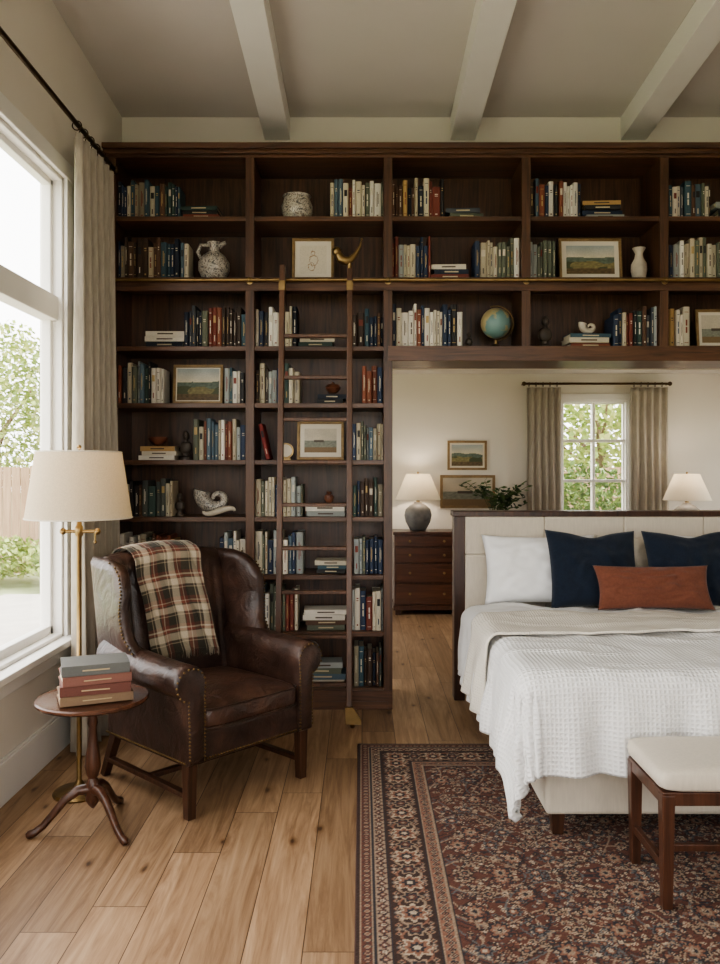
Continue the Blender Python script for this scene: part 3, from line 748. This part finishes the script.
for a in range(0,181,9):
    path.append((backc(1.06)-(.112)*math.cos(math.radians(a)),1.06+.082*math.sin(math.radians(a))))
zf=1.05
while zf>.82: path.append((backc(zf)+.078+.036,zf)); zf-=.01
P2=np.array(path); seg=np.r_[0,np.cumsum(np.hypot(*np.diff(P2,axis=0).T))]; Lp=seg[-1]
nv=int(Lp/.004); nu=96; W_=.37
sv=np.linspace(0,Lp,nv); yy=np.interp(sv,seg,P2[:,0]); zz=np.interp(sv,seg,P2[:,1])
def sett(s_):
    s_=s_%.135
    if s_<.044: return S(70,66,56)
    if s_<.048: return S(186,170,144)
    if s_<.060: return S(84,74,64)
    if s_<.094: return S(204,190,166)
    if s_<.099: return S(84,76,66)
    if s_<.112: return S(140,82,68)
    if s_<.117: return S(204,190,166)
    return S(116,70,60)
P=np.zeros((nv,nu,3)); C=np.zeros((nv,nu,3))
for j in range(nv):
    for i in range(nu):
        u=i/(nu-1); x=-.225+W_*u+.05*max(0,1-sv[j]/.4)*1.0
        w=.014*math.sin(u*11+sv[j]*5)+.016*noise.noise(Vector((u*4,sv[j]*6,2)))
        d=-1 if sv[j]<Lp*.55 else .5
        P[j,i]=(x+.006*noise.noise(Vector((sv[j]*8,u*3,7))),yy[j]+d*abs(w)*.9,zz[j]+(ztop(x)-1.115))
        a=np.array(sett(u*W_+.02)); c=np.array(sett(sv[j])); C[j,i]=(a+c)/2
bl=empty('plaid_blanket'); bl.location=AC.location; bl.rotation_euler=AC.rotation_euler; bl.scale=AC.scale
vmesh('woven_cloth',P,nu,nv,C,M_PLAID,bl,solid=.006)
b=MB()
for i in range(nu):
    for jj,dz in ((0,1),(nv-1,1)):
        p=P[jj,i]; c=tuple(C[jj,i]); q=(p[0]+random.uniform(-.005,.005),p[1]-random.uniform(0,.006),p[2]-random.uniform(.03,.045))
        b.tube([tuple(p),q],[.0016,.001],5,0,c)
b.build('fringe',[M_PLAID],bl)

# ------------------------------------------------------------------ side table
ST=empty('tripod_side_table',(-1.13,3.42,0))
b=MB(); b.lathe([(.001,.525),(.20,.525),(.222,.530),(.230,.538),(.230,.546),(.224,.551),(.212,.547),(.001,.547)],seg=64); b.build('round_top',[M_MAHX],ST,smooth=True)
b=MB(); b.lathe([(.05,.525),(.048,.51),(.022,.50),(.018,.47),(.022,.44),(.016,.42),(.020,.36),(.030,.30),(.034,.26),(.026,.225),(.018,.21),(.026,.195),(.03,.18),(.03,.12),(.02,.10),(.008,.085),(.001,.08)],seg=28)
for a in (205,318,80):
    a=math.radians(a); dx,dy=math.cos(a),math.sin(a); pts=[];rad=[]
    for r,z,w in ((.015,.165,.024),(.06,.165,.021),(.11,.135,.018),(.155,.085,.016),(.195,.042,.015),(.225,.022,.016),(.248,.016,.017),(.26,.014,.008)):
        pts.append((dx*r,dy*r,z)); rad.append(w)
    b.tube(pts,rad,12)
b.build('pedestal_and_feet',[M_MAH],ST,smooth=True)
b=MB(); z=.552
e=empty('book_pile',(-1.115,3.40,0),0)
for (w,d,t,col,rz) in ((.285,.205,.036,S(128,104,80),.42),(.275,.20,.040,S(104,62,52),.36),(.27,.195,.038,S(128,86,74),.44),(.265,.19,.042,S(96,96,92),.38)):
    M=Matrix.Translation((0,0,z+t/2))@Matrix.Rotation(rz,4,'Z')
    b.tbox((w-.012,d-.012,t-.006),M,0,S(216,204,180))
    for q in (-1,1): b.tbox((w,d,.0035),M@Matrix.Translation((0,0,q*(t/2-.0018))),0,col)
    b.tbox((w,.008,t-.002),M@Matrix.Translation((0,-d/2+.004,0)),0,col)
    b.tbox((w*.4,.002,t*.13),M@Matrix.Translation((0,-d/2-.0005,0)),0,S(176,156,120))
    z+=t+.0005
b.build('stacked_books',[M_BOOK],e,bevel=.0015)

# ------------------------------------------------------------------ floor lamp
FL=empty('brass_floor_lamp',(-1.312,3.78,0))
b=MB(); b.lathe([(.001,0),(.115,0),(.118,.008),(.112,.018),(.06,.026),(.03,.034),(.022,.05),(.014,.06),(.0115,.07),(.0115,.62),(.017,.63),(.0115,.64),(.0115,1.19),(.019,1.20),(.019,1.235),(.012,1.245),(.010,1.29),(.017,1.30),(.017,1.35),(.001,1.351)],seg=28)
b.tube([(-.075,0,1.215),(.085,0,1.215)],.008,10); b.ball((-.075,0,1.215),.016,0,12); b.ball((.085,0,1.215),.016,0,12)
b.tube([(.075,0,1.215),(.075,0,1.17)],.004,6); b.ball((.075,0,1.165),.008,0,8)
b.tube([(.0,0,1.35),(0,0,1.60)],.004,8); b.ball((0,0,1.607),.011,0,10)
for a in (0,120,240):
    a=math.radians(a); b.tube([(0,0,1.575),(.185*math.cos(a),.185*math.sin(a),1.575)],.003,6)
b.build('stand',[M_BRASS],FL,smooth=True)
b=MB(); b.lathe([(.238,1.275),(.236,1.28),(.19,1.582),(.188,1.586)],seg=56,caps=False); b.build('shade',[M_SHADE],FL,smooth=True,solid=.002)
b=MB()
for r,z in ((.2385,1.278),(.1905,1.583)):
    b.tube([(r*math.cos(2*math.pi*i/48),r*math.sin(2*math.pi*i/48),z) for i in range(49)],.0035,6,caps=False)
b.build('shade_trim',[M_CREAM],FL,smooth=True)
def bulb(parent,z,power):
    b=MB(); b.ball((0,0,z),.03,0,14,None,(1,1,1.2)); b.build('bulb',[M_CER],parent,smooth=True)
    l=bpy.data.lights.new('bulb_light','POINT'); l.energy=power; l.color=(1,.86,.70); l.shadow_soft_size=.04
    o=bpy.data.objects.new('bulb_light',l); o.location=(0,0,z+.09); o.parent=parent; sc.collection.objects.link(o)
bulb(FL,1.39,1.6)  # light added in the unlit floor lamp, imitates daylight glow in its shade

# ------------------------------------------------------------------ table lamps
def tlamp(x,y,z,s=1.0):
    e=empty('table_lamp',(x,y,z))
    b=MB(); b.lathe([(.001,0),(.07,0),(.085,.008),(.13,.09),(.145,.16),(.13,.225),(.08,.27),(.045,.285),(.04,.30),(.001,.305)],seg=36); b.build('stoneware_base',[M_GREYC],e,smooth=True,ang=60)
    b=MB(); b.lathe([(.02,.30),(.02,.325),(.007,.33),(.007,.60),(.001,.601)],seg=14); b.ball((0,0,.61),.012,0,10)
    for a in (0,120,240):
        a=math.radians(a); b.tube([(0,0,.585),(.12*math.cos(a),.12*math.sin(a),.585)],.003,6)
    b.build('stem',[M_BRASS],e,smooth=True)
    b=MB(); b.lathe([(.238,.325),(.235,.33),(.125,.592),(.123,.596)],seg=44,caps=False); b.build('shade',[M_SHADE2],e,smooth=True,solid=.002)
    bulb(e,.42,5.5)
tlamp(PX(418,8.62),8.62,.862); 
def dresser(x0,x1,y0,y1,top=.86):
    w=x1-x0; e=empty('chest_of_drawers',((x0+x1)/2,(y0+y1)/2,0)); d=y1-y0
    b=MB(); b.box(-w/2,w/2,-d/2+.01,d/2,.08,top-.03); b.box(-w/2-.015,w/2+.015,-d/2-.01,d/2,top-.03,top)
    b.box(-w/2-.01,w/2+.01,-d/2,d/2,.05,.10)
    for sx in (-1,1):
        for sy in (-1,1): b.beam((sx*(w/2-.04),sy*(d/2-.04),0),(sx*(w/2-.04),sy*(d/2-.04),.06),.06,.06)
    b.build('carcass',[M_MAH],e,bevel=.004)
    b=MB(); k=MB(); zs=[(.115,.33),(.34,.535),(.545,.70),(.71,.82)]
    for c in range(2):
        a0=-w/2+.02+c*(w/2-.01); a1=a0+w/2-.03
        for z0,z1 in zs:
            b.box(a0,a1,-d/2-.006,-d/2+.012,z0,z1-.008)
            for t in (.22,.78):
                xx=a0+(a1-a0)*t; k.lathe([(.006,0),(.006,.012),(.014,.016),(.014,.022),(.001,.025)],(xx,-d/2-.004,(z0+z1)/2),12,M=Matrix.Rotation(R90,4,'X'))
    b.build('drawer_fronts',[M_MAHX],e,bevel=.004); k.build('brass_knobs',[M_BRASS],e,smooth=True)
dresser(.335,1.66,8.42,8.85)
dresser(3.02,4.3,8.2,8.62)
tlamp(PX(687,8.4),8.4,.862)
e=empty('leafy_plant',(1.40,8.62,.862))
b=MB(); b.lathe([(.04,0),(.06,.01),(.075,.07),(.06,.13),(.04,.16),(.05,.18),(.035,.17),(.001,.1)],seg=24); b.build('vase',[M_GREYC],e,smooth=True)
b=MB()
for i in range(22):
    a=random.uniform(0,2*math.pi); L=random.uniform(.16,.34); dx=math.cos(a)*L*1.1; dy=math.sin(a)*L*.4; hz=.17+random.uniform(.10,.36)
    pts=[(0,0,.12),(dx*.3,dy*.3,.12+(hz-.12)*.6),(dx,dy,hz)]; b.tube(pts,.003,5,0,S(80,86,54))
    for q in range(14):
        t=.3+.7*q/13; p=Vector(pts[1]).lerp(Vector(pts[2]),(t-.3)/.7); aa=random.uniform(0,6.28); l=random.uniform(.05,.08)
        d=Vector((math.cos(aa),math.sin(aa)*.7,random.uniform(-.2,.7))).normalized(); sd=d.cross(Vector((random.uniform(-1,1),random.uniform(-1,1),1))).normalized()*l*.3
        c=random.choice([S(74,98,60),S(92,116,70),S(60,80,50)])
        b.add([p,p+d*l*.5+sd,p+d*l,p+d*l*.5-sd],[(0,1,2,3)],0,c)
b.build('foliage',[M_LEAF],e)

# ------------------------------------------------------------------ rug
RX0,RX1,RY0,RY1=-.02,3.42,1.55,4.43
st=.005; nx=int((RX1-RX0)/st); ny=int((RY1-RY0)/st)
xs=np.linspace(0,RX1-RX0,nx); ys=np.linspace(0,RY1-RY0,ny); GX,GY=np.meshgrid(xs,ys)
RW,RL=RX1-RX0,RY1-RY0
cRED=np.array(S(104,68,58)); cNAV=np.array(S(58,55,59)); cCRM=np.array(S(188,170,148)); cRST=np.array(S(142,102,84)); cTAN=np.array(S(158,136,116)); cTEA=np.array(S(102,102,102)); cDRK=np.array(S(70,54,49))
D=np.minimum(np.minimum(GX,RW-GX),np.minimum(GY,RL-GY))
Cc=np.zeros((ny,nx,3)); Cc[:]=cRED
bands=[(0,.012,cDRK),(.012,.020,cTAN),(.020,.055,cRED),(.055,.060,cTAN),(.060,.070,cNAV),(.070,.112,cTAN),(.112,.118,cNAV),(.118,.268,cDRK),(.268,.274,cNAV),(.274,.280,cTAN),(.280,.32,cRST),(.32,.326,cTAN),(.326,.335,cNAV)]
for a,c_,col in bands: Cc[(D>=a)&(D<c_)]=col
def flower(cx_,cy_,r,n,cols,ph=0,asp=1.0,amp=.2):
    R2=r*1.35
    i0=max(0,int((cx_-R2)/RW*nx)); i1=min(nx,int((cx_+R2)/RW*nx)+2); j0=max(0,int((cy_-R2)/RL*ny)); j1=min(ny,int((cy_+R2)/RL*ny)+2)
    if i1<=i0 or j1<=j0: return
    dx=GX[j0:j1,i0:i1]-cx_; dy=(GY[j0:j1,i0:i1]-cy_)*asp; th=np.arctan2(dy,dx); rr=np.hypot(dx,dy)/(r*(1+amp*np.cos(n*th+ph)))
    sub=Cc[j0:j1,i0:i1]
    for k_,th_ in zip(cols,(1.0,.78,.5,.24)): sub[rr<th_]=k_
mfield=D>=.335
fxx=GX-RW/2; fyy=GY-RL/2; ax=np.abs(fxx); ay=np.abs(fyy)
for k_,(fa,fb,am,col) in enumerate(((9,7,.09,cNAV),(13,11,.06,cTEA),(17,10,.05,cTAN),(11,16,.07,cDRK))):
    v1=np.abs(((ay+am*np.sin(fa*ax+k_))%.19)-.095)<.004
    v2=np.abs(((ax+am*np.sin(fb*ay+k_*2))%.21)-.105)<.004
    Cc[mfield&(v1|v2)]=col
rs=random.Random(5)
allc=[cNAV,cCRM,cRST,cTAN,cTEA,cDRK,cRED,cTAN]
def sym(x,y,*a,**k_):
    for sx in (-1,1):
        for sy in (-1,1): flower(RW/2+sx*x,RL/2+sy*y,*a,**k_)
hx=RW/2-.345; hy=RL/2-.345
for i in range(2600):
    r=rs.uniform(.006,.014); x=rs.uniform(0,hx-r); y=rs.uniform(0,hy-r); sym(x,y,r,rs.choice((4,5,6)),[rs.choice([cNAV,cDRK,cTAN,cNAV]),rs.choice(allc),rs.choice(allc),cTAN],ph=rs.uniform(0,6))
for ix in range(12):
    for iy in range(10):
        x=.02+ix*.13+(.065 if iy%2 else 0); y=.02+iy*.112
        if x<hx-.05 and y<hy-.05:
            k_=(ix+iy)%3; cols=[[cNAV,cRST,cTAN,cNAV],[cDRK,cTAN,cNAV,cRST],[cTEA,cNAV,cRST,cCRM]][k_]
            sym(x,y,.036 if k_==0 else .030,8 if k_!=1 else 6,cols,ph=rs.uniform(0,3),asp=1.0 if k_ else .8)
for i in range(600):
    r=rs.uniform(.004,.008); x=rs.uniform(0,hx-r); y=rs.uniform(0,hy-r); sym(x,y,r,4,[cCRM,cCRM,cRST,cNAV])
def perim(d,step,fn):
    for side in range(4):
        L=(RL if side<2 else RW)-2*d; n=round(L/step)
        for i in range(n+1):
            t=d+L*i/n
            p={0:(d,t),1:(RW-d,t),2:(t,d),3:(t,RL-d)}[side]; fn(p,i,side)
dm=.193
tpar=np.where((GX<GY)&(GX<RL-GY)|((RW-GX<GY)&(RW-GX<RL-GY)),GY,GX)
mb=(D>.118)&(D<.268)
Cc[mb&(np.abs(D-dm-.045*np.sin(tpar*2*math.pi/.2))<.006)]=cTAN
Cc[mb&(np.abs(D-dm+.045*np.sin(tpar*2*math.pi/.2))<.005)]=cRST
perim(dm,.10,lambda p,i,s_: flower(p[0],p[1],.050 if i%2==0 else .036,8 if i%2==0 else 6,[cCRM,cRST,cNAV,cCRM] if i%2==0 else [cTAN,cNAV,cRED,cTAN]))
for dd in (.140,.247): perim(dd,.025,lambda p,i,s_: flower(p[0],p[1],.0105,4,[[cTEA,cTAN,cRST,cCRM],[cRST,cTAN,cNAV,cNAV]][i%2]) if i%4!=0 else None)
perim(.0375,.034,lambda p,i,s_: flower(p[0],p[1],.013,4,[cNAV,cTAN,cRST,cNAV]))
perim(.091,.038,lambda p,i,s_: flower(p[0],p[1],.017,5 if i%2 else 4,[cNAV,cRED,cCRM,cNAV] if i%2 else [cRED,cNAV,cRST,cCRM]))
perim(.300,.034,lambda p,i,s_: flower(p[0],p[1],.015,4,[cNAV,cTAN,cNAV,cRST] if i%2 else [cTAN,cNAV,cRST,cNAV]))
Cc*= (1+.12*np.random.randn(ny,nx,1)); Cc=np.clip(Cc,0,1)
P=np.zeros((ny,nx,3)); P[:,:,0]=GX+RX0; P[:,:,1]=GY+RY0; P[:,:,2]=.012
e=empty('persian_rug'); vmesh('pile',P,nx,ny,Cc,M_RUG,e)
b=MB(); b.box(RX0-.004,RX1+.004,RY0-.004,RY1+.004,.001,.0115); b.build('backing',[plain('rug_edge',S(84,60,54),.95)],e,bevel=.003)

# ------------------------------------------------------------------ bed
ZR=.0125
BED=empty('upholstered_bed')
hx0,hx1=.60,2.80; hy0,hy1=5.30,5.42; hz=1.233
b=MB(); b.box(hx0,hx0+.07,hy0,hy1,0,hz-.03); b.box(hx1-.07,hx1,hy0,hy1,0,hz-.03); b.box(hx0-.012,hx1+.012,hy0-.02,hy1+.01,hz-.035,hz); b.box(hx0+.05,hx1-.05,hy0+.03,hy1-.01,.15,hz-.03)
b.build('headboard_frame',[M_LEG],BED,bevel=.005)
b=MB(); nc=4; cw=(hx1-hx0-.14)/nc
for c in range(nc):
    for z0,z1 in ((.42,.95),(.95,hz-.035)):
        b.box(hx0+.07+cw*c,hx0+.07+cw*(c+1),hy0-.022,hy0+.04,z0,z1)
b.build('headboard_upholstery',[M_CREAM],BED,smooth=True,bevel=.012,bseg=4)
b=MB(); b.box(.745,2.655,3.30,hy0,.10,.37); b.build('base',[M_CREAM],BED,bevel=.02,bseg=4,smooth=True)
b=MB()
for x in (.80,2.60): b.beam((x,3.345,ZR),(x,3.345,.105),.055,.055,0,taper=.8)
for x in (.80,2.60): b.beam((x,5.2,0),(x,5.2,.105),.055,.055,0,taper=.8)
b.build('legs',[M_LEG],BED,bevel=.003)
b=MB(); b.box(.73,2.67,3.29,hy0-.03,.37,.625); b.build('mattress',[M_SHEET],BED,bevel=.05,bseg=5,smooth=True)
def drape(name,x0,x1,y0,y1,top,ox,oy,R0,flare,mat,thick,amp,step=.016,seed=0,wig=.016,skew=0,edge=0,parent=None,puff=0):
    s0=x0-ox; s1=x1+ox; t0=y0-oy; nu=int((s1-s0)/step)+1; nv=int((y1-t0)/step)+1
    P=np.zeros((nv,nu,3)); UV=np.zeros((nv,nu,2))
    for j in range(nv):
        for i in range(nu):
            s_=s0+(s1-s0)*i/(nu-1); t=t0+(y1-t0)*j/(nv-1); tt=(t-y0)/(y1-y0)
            if skew: t=t+skew*(s_-x0)
            if edge: t=t+edge*noise.noise(Vector((s_*3,seed,0)))
            a=(s_-x0) if s_<x0 else ((s_-x1) if s_>x1 else 0); bb=(t-y0) if (t<y0 and oy>0) else 0
            ex=min(max(s_,x0),x1); ey=t if oy==0 else max(t,y0)
            r=math.hypot(a,bb); 
            nz_=noise.noise(Vector((s_*3.1+seed,t*3.1,seed)))*amp+noise.noise(Vector((s_*8+seed,t*8,seed)))*amp*.4
            rid=1-abs(noise.noise(Vector((s_*2.6+t*1.4+seed,t*4.2,seed+5))))*3
            nz_+=amp*.6*max(0,rid)**2
            if puff: nz_+=puff*(1-max(0,1-(1-tt)/.10)**2 if tt>.9 else 1)
            if r<1e-6: P[j,i]=(ex,ey,top+nz_)
            else:
                dx,dy=a/r,bb/r; q=R0*math.pi/2
                if r<q: h=R0*math.sin(r/R0); dd=R0*(1-math.cos(r/R0))
                else: h=R0+flare*(r-q); dd=R0+(r-q)
                k=min(1,max(0,(r-R0)/.25)); per=(t if abs(dx)>abs(dy) else s_)
                ang=math.atan2(dy,dx); per+= .5*ang if (a and bb) else 0
                h+=k*wig*(math.sin(per*21+seed)+.6*math.sin(per*37+seed*2)+.0)+k*.02*noise.noise(Vector((s_*4,t*4,seed)))
                P[j,i]=(ex+dx*h,ey+dy*h,top+nz_*(1-k)-dd)
            UV[j,i]=(s_,t)
    ob=vmesh(name,P,nu,nv,None,mat,parent,uvs=UV)
    md=ob.modifiers.new('solid','SOLIDIFY'); md.thickness=thick; md.offset=1
    return ob
drape('duvet',.70,2.70,3.3,4.98,.638,.38,0,.075,.11,M_SHEET,.026,.026,seed=1,wig=.018,parent=BED,puff=.012)
drape('waffle_coverlet',.69,2.71,3.27,4.10,.690,.43,.42,.075,.10,M_COVER,.014,.016,step=.013,seed=4,wig=.022,parent=BED)
drape('knit_throw_blanket',.665,2.735,3.84,4.36,.724,.42,0,.075,.14,M_THROW,.012,.014,step=.013,seed=7,wig=.015,skew=.06,edge=.07)
def pillow(name,c,w,h,T_,rx,rz,mat,seed=0,ry=0,chop=0):
    b=MB(); n=40; 
    for side in (1,-1):
        rows_=[]
        for j in range(n+1):
            v=-1+2*j/n; row=[]
            for i in range(n+1):
                u=-1+2*i/n
                x=w/2*u*(1-.07*(1-v*v)*abs(u)); y=h/2*v*(1-.09*(1-u*u)*abs(v))
                if chop and v>0: y-=chop*h*math.exp(-(u/.35)**2)*v*v
                th=T_/2*(max(0,1-u**2)*max(0,1-v**2))**.42
                th*=1+.2*noise.noise(Vector((u*2.2+seed,v*2.2,side)))
                rid=max(0,1-abs(noise.noise(Vector((u*2.4+seed*3,v*2.4,side+9))))*4)
                th+= (.014*noise.noise(Vector((u*5+seed,v*5,side+3)))-.010*rid)*(1-u**4)*(1-v**4)
                row.append((x,y,side*th))
            rows_.append(row)
        if side<0: rows_=[r[::-1] for r in rows_]
        b.rings(rows_,closed=False,caps=False)
    ob=b.build(name,[mat],None,smooth=True,ang=180)
    md=ob.modifiers.new('weld','WELD'); md.merge_threshold=.0004
    ob.location=c; ob.rotation_euler=(rx,ry,rz); return ob
ra=math.radians
pillow('white_pillow',(1.12,5.125,.875),.72,.45,.21,ra(72),0,M_SHEET,1)
pillow('cream_pillow',(1.71,5.16,.87),.44,.44,.14,ra(78),0,M_CREAM,11)
pillow('white_pillow',(2.31,5.125,.875),.72,.45,.21,ra(72),0,M_SHEET,2)
pillow('navy_pillow',(1.40,4.93,.900),.56,.49,.17,ra(70),ra(3),M_NAVY,3,ra(1),.06)
pillow('navy_pillow',(2.00,4.93,.900),.56,.49,.17,ra(70),ra(-2),M_NAVY,4,ra(-1),.06)
pillow('rust_lumbar_pillow',(1.70,4.755,.815),.68,.27,.13,ra(66),0,M_RUST,5)

# ------------------------------------------------------------------ bench
BN=empty('upholstered_bench',(0,0,0))
bx0,bx1,by0,by1=1.005,2.35,2.74,3.12
b=MB(); b.superq(((bx0+bx1)/2,(by0+by1)/2,.448),((bx1-bx0)/2,(by1-by0)/2,.045),.4,.1,120,18,crown=.008); b.build('cushion',[M_CREAM],BN,smooth=True,ang=80)
b=MB(); b.box(bx0+.01,bx1-.01,by0+.01,by1-.01,.365,.41)
lx0,lx1,ly0,ly1=bx0+.03,bx1-.03,by0+.03,by1-.03
for x in (lx0,lx1):
    for y in (ly0,ly1): b.beam((x,y,ZR),(x,y,.40),.045,.045,0,taper=.75)
    b.box(x-.011,x+.011,ly0,ly1,.13,.16)
b.box(lx0,lx1,(ly0+ly1)/2-.011,(ly0+ly1)/2+.011,.132,.158)
b.build('legs_and_stretchers',[M_MAH],BN,bevel=.003)

# ------------------------------------------------------------------ garden outside
b=MB(); b.box(-40,40,-30,60,-.3,-.16); b.build('garden_lawn',[M_GRASS])
b=MB(); b.box(-4.6,XL-.12,-8,10.5,-.155,-.10); b.box(XL-.12,9,-9,YF-.12,-.155,-.10); b.box(XR+.12,9,YF-.12,10.5,-.155,-.10); b.build('bounce_patio',[M_BOUNCE_PATIO])  # pale paving added so light bounced indoors stays neutral
b=MB()
def fence(x0,x1,y):
    x=x0
    while x<x1:
        b.box(x,x+.135,y,y+.02,-.15,1.55+random.uniform(-.01,.01)); x+=.145
    for z in (.2,1.25): b.box(x0,x1,y+.02,y+.06,z,z+.09)
fence(-14,9,13.0)
b.build('garden_fence',[M_FENCE])
def tree(name,x,y,hz,r,n,trunk=True,cols=None,leaf=.16):
    e=empty(name,(x,y,-.15)); b=MB()
    if trunk:
        t=MB(); t.tube([(0,0,0),(.05,0,hz*.4),(-.05,.05,hz*.8)],[.12,.09,.04],10)
        for i in range(7):
            a=random.uniform(0,6.28); t.tube([(0,0,hz*.4+i*.1),(r*.6*math.cos(a),r*.6*math.sin(a),hz*.6+i*.15)],[.05,.015],6)
        t.build('trunk',[M_BARK],e,smooth=True)
    cols=cols or [S(160,178,100),S(184,196,122),S(136,156,88),S(204,206,144)]
    for i in range(n):
        while True:
            p=Vector((random.uniform(-1,1),random.uniform(-1,1),random.uniform(-1,1)))
            if .35<p.length<1 : break
        q=Vector((p.x*r,p.y*r,hz*.62+p.z*hz*.4)) if trunk else Vector((p.x*r,p.y*r,.02+hz*.5+p.z*hz*.42))
        d=Vector((random.uniform(-1,1),random.uniform(-1,1),random.uniform(-.6,1))).normalized(); sd=d.cross(Vector((.3,.5,1))).normalized()*leaf*.35; l=leaf*random.uniform(.6,1.2)
        b.add([q,q+d*l*.5+sd,q+d*l,q+d*l*.5-sd],[(0,1,2,3)],0,random.choice(cols))
    b.build('foliage',[M_LEAF],e)
tree('garden_tree',-7.0,15.5,4.4,1.7,6000,leaf=.13); tree('garden_tree',-5.0,16.5,4.6,1.5,5000,leaf=.13)
tree('garden_shrub',-5.3,11.8,.7,.8,2000,False,None,.1); tree('garden_shrub',-4.0,11.4,.7,.7,1600,False,None,.1)
tree('garden_shrub',3.1,11.4,1.9,.8,4200,False,[S(110,134,80),S(146,164,98),S(90,114,68)],.085)
tree('garden_tree',4.4,15.0,3.2,1.4,3000)

# ------------------------------------------------------------------ light, camera
w=bpy.data.worlds.new('World'); sc.world=w; w.use_nodes=True
bg=w.node_tree.nodes['Background']; bg.inputs['Color'].default_value=(1.0,.99,.972,1); bg.inputs['Strength'].default_value=4.4
cam=bpy.data.cameras.new('Camera'); co=bpy.data.objects.new('Camera',cam); sc.collection.objects.link(co)
co.location=(0,0,H); co.rotation_euler=(R90,0,0)
cam.sensor_fit='AUTO'; cam.sensor_width=36; cam.lens=36*F/964
cam.shift_x=-(CX-360)/964; cam.shift_y=-(482-CY)/964
cam.clip_end=200
sc.camera=co
sc.view_settings.view_transform='AgX'
try: sc.view_settings.look='AgX - Medium High Contrast'
except Exception: pass
sc.view_settings.exposure=0.55
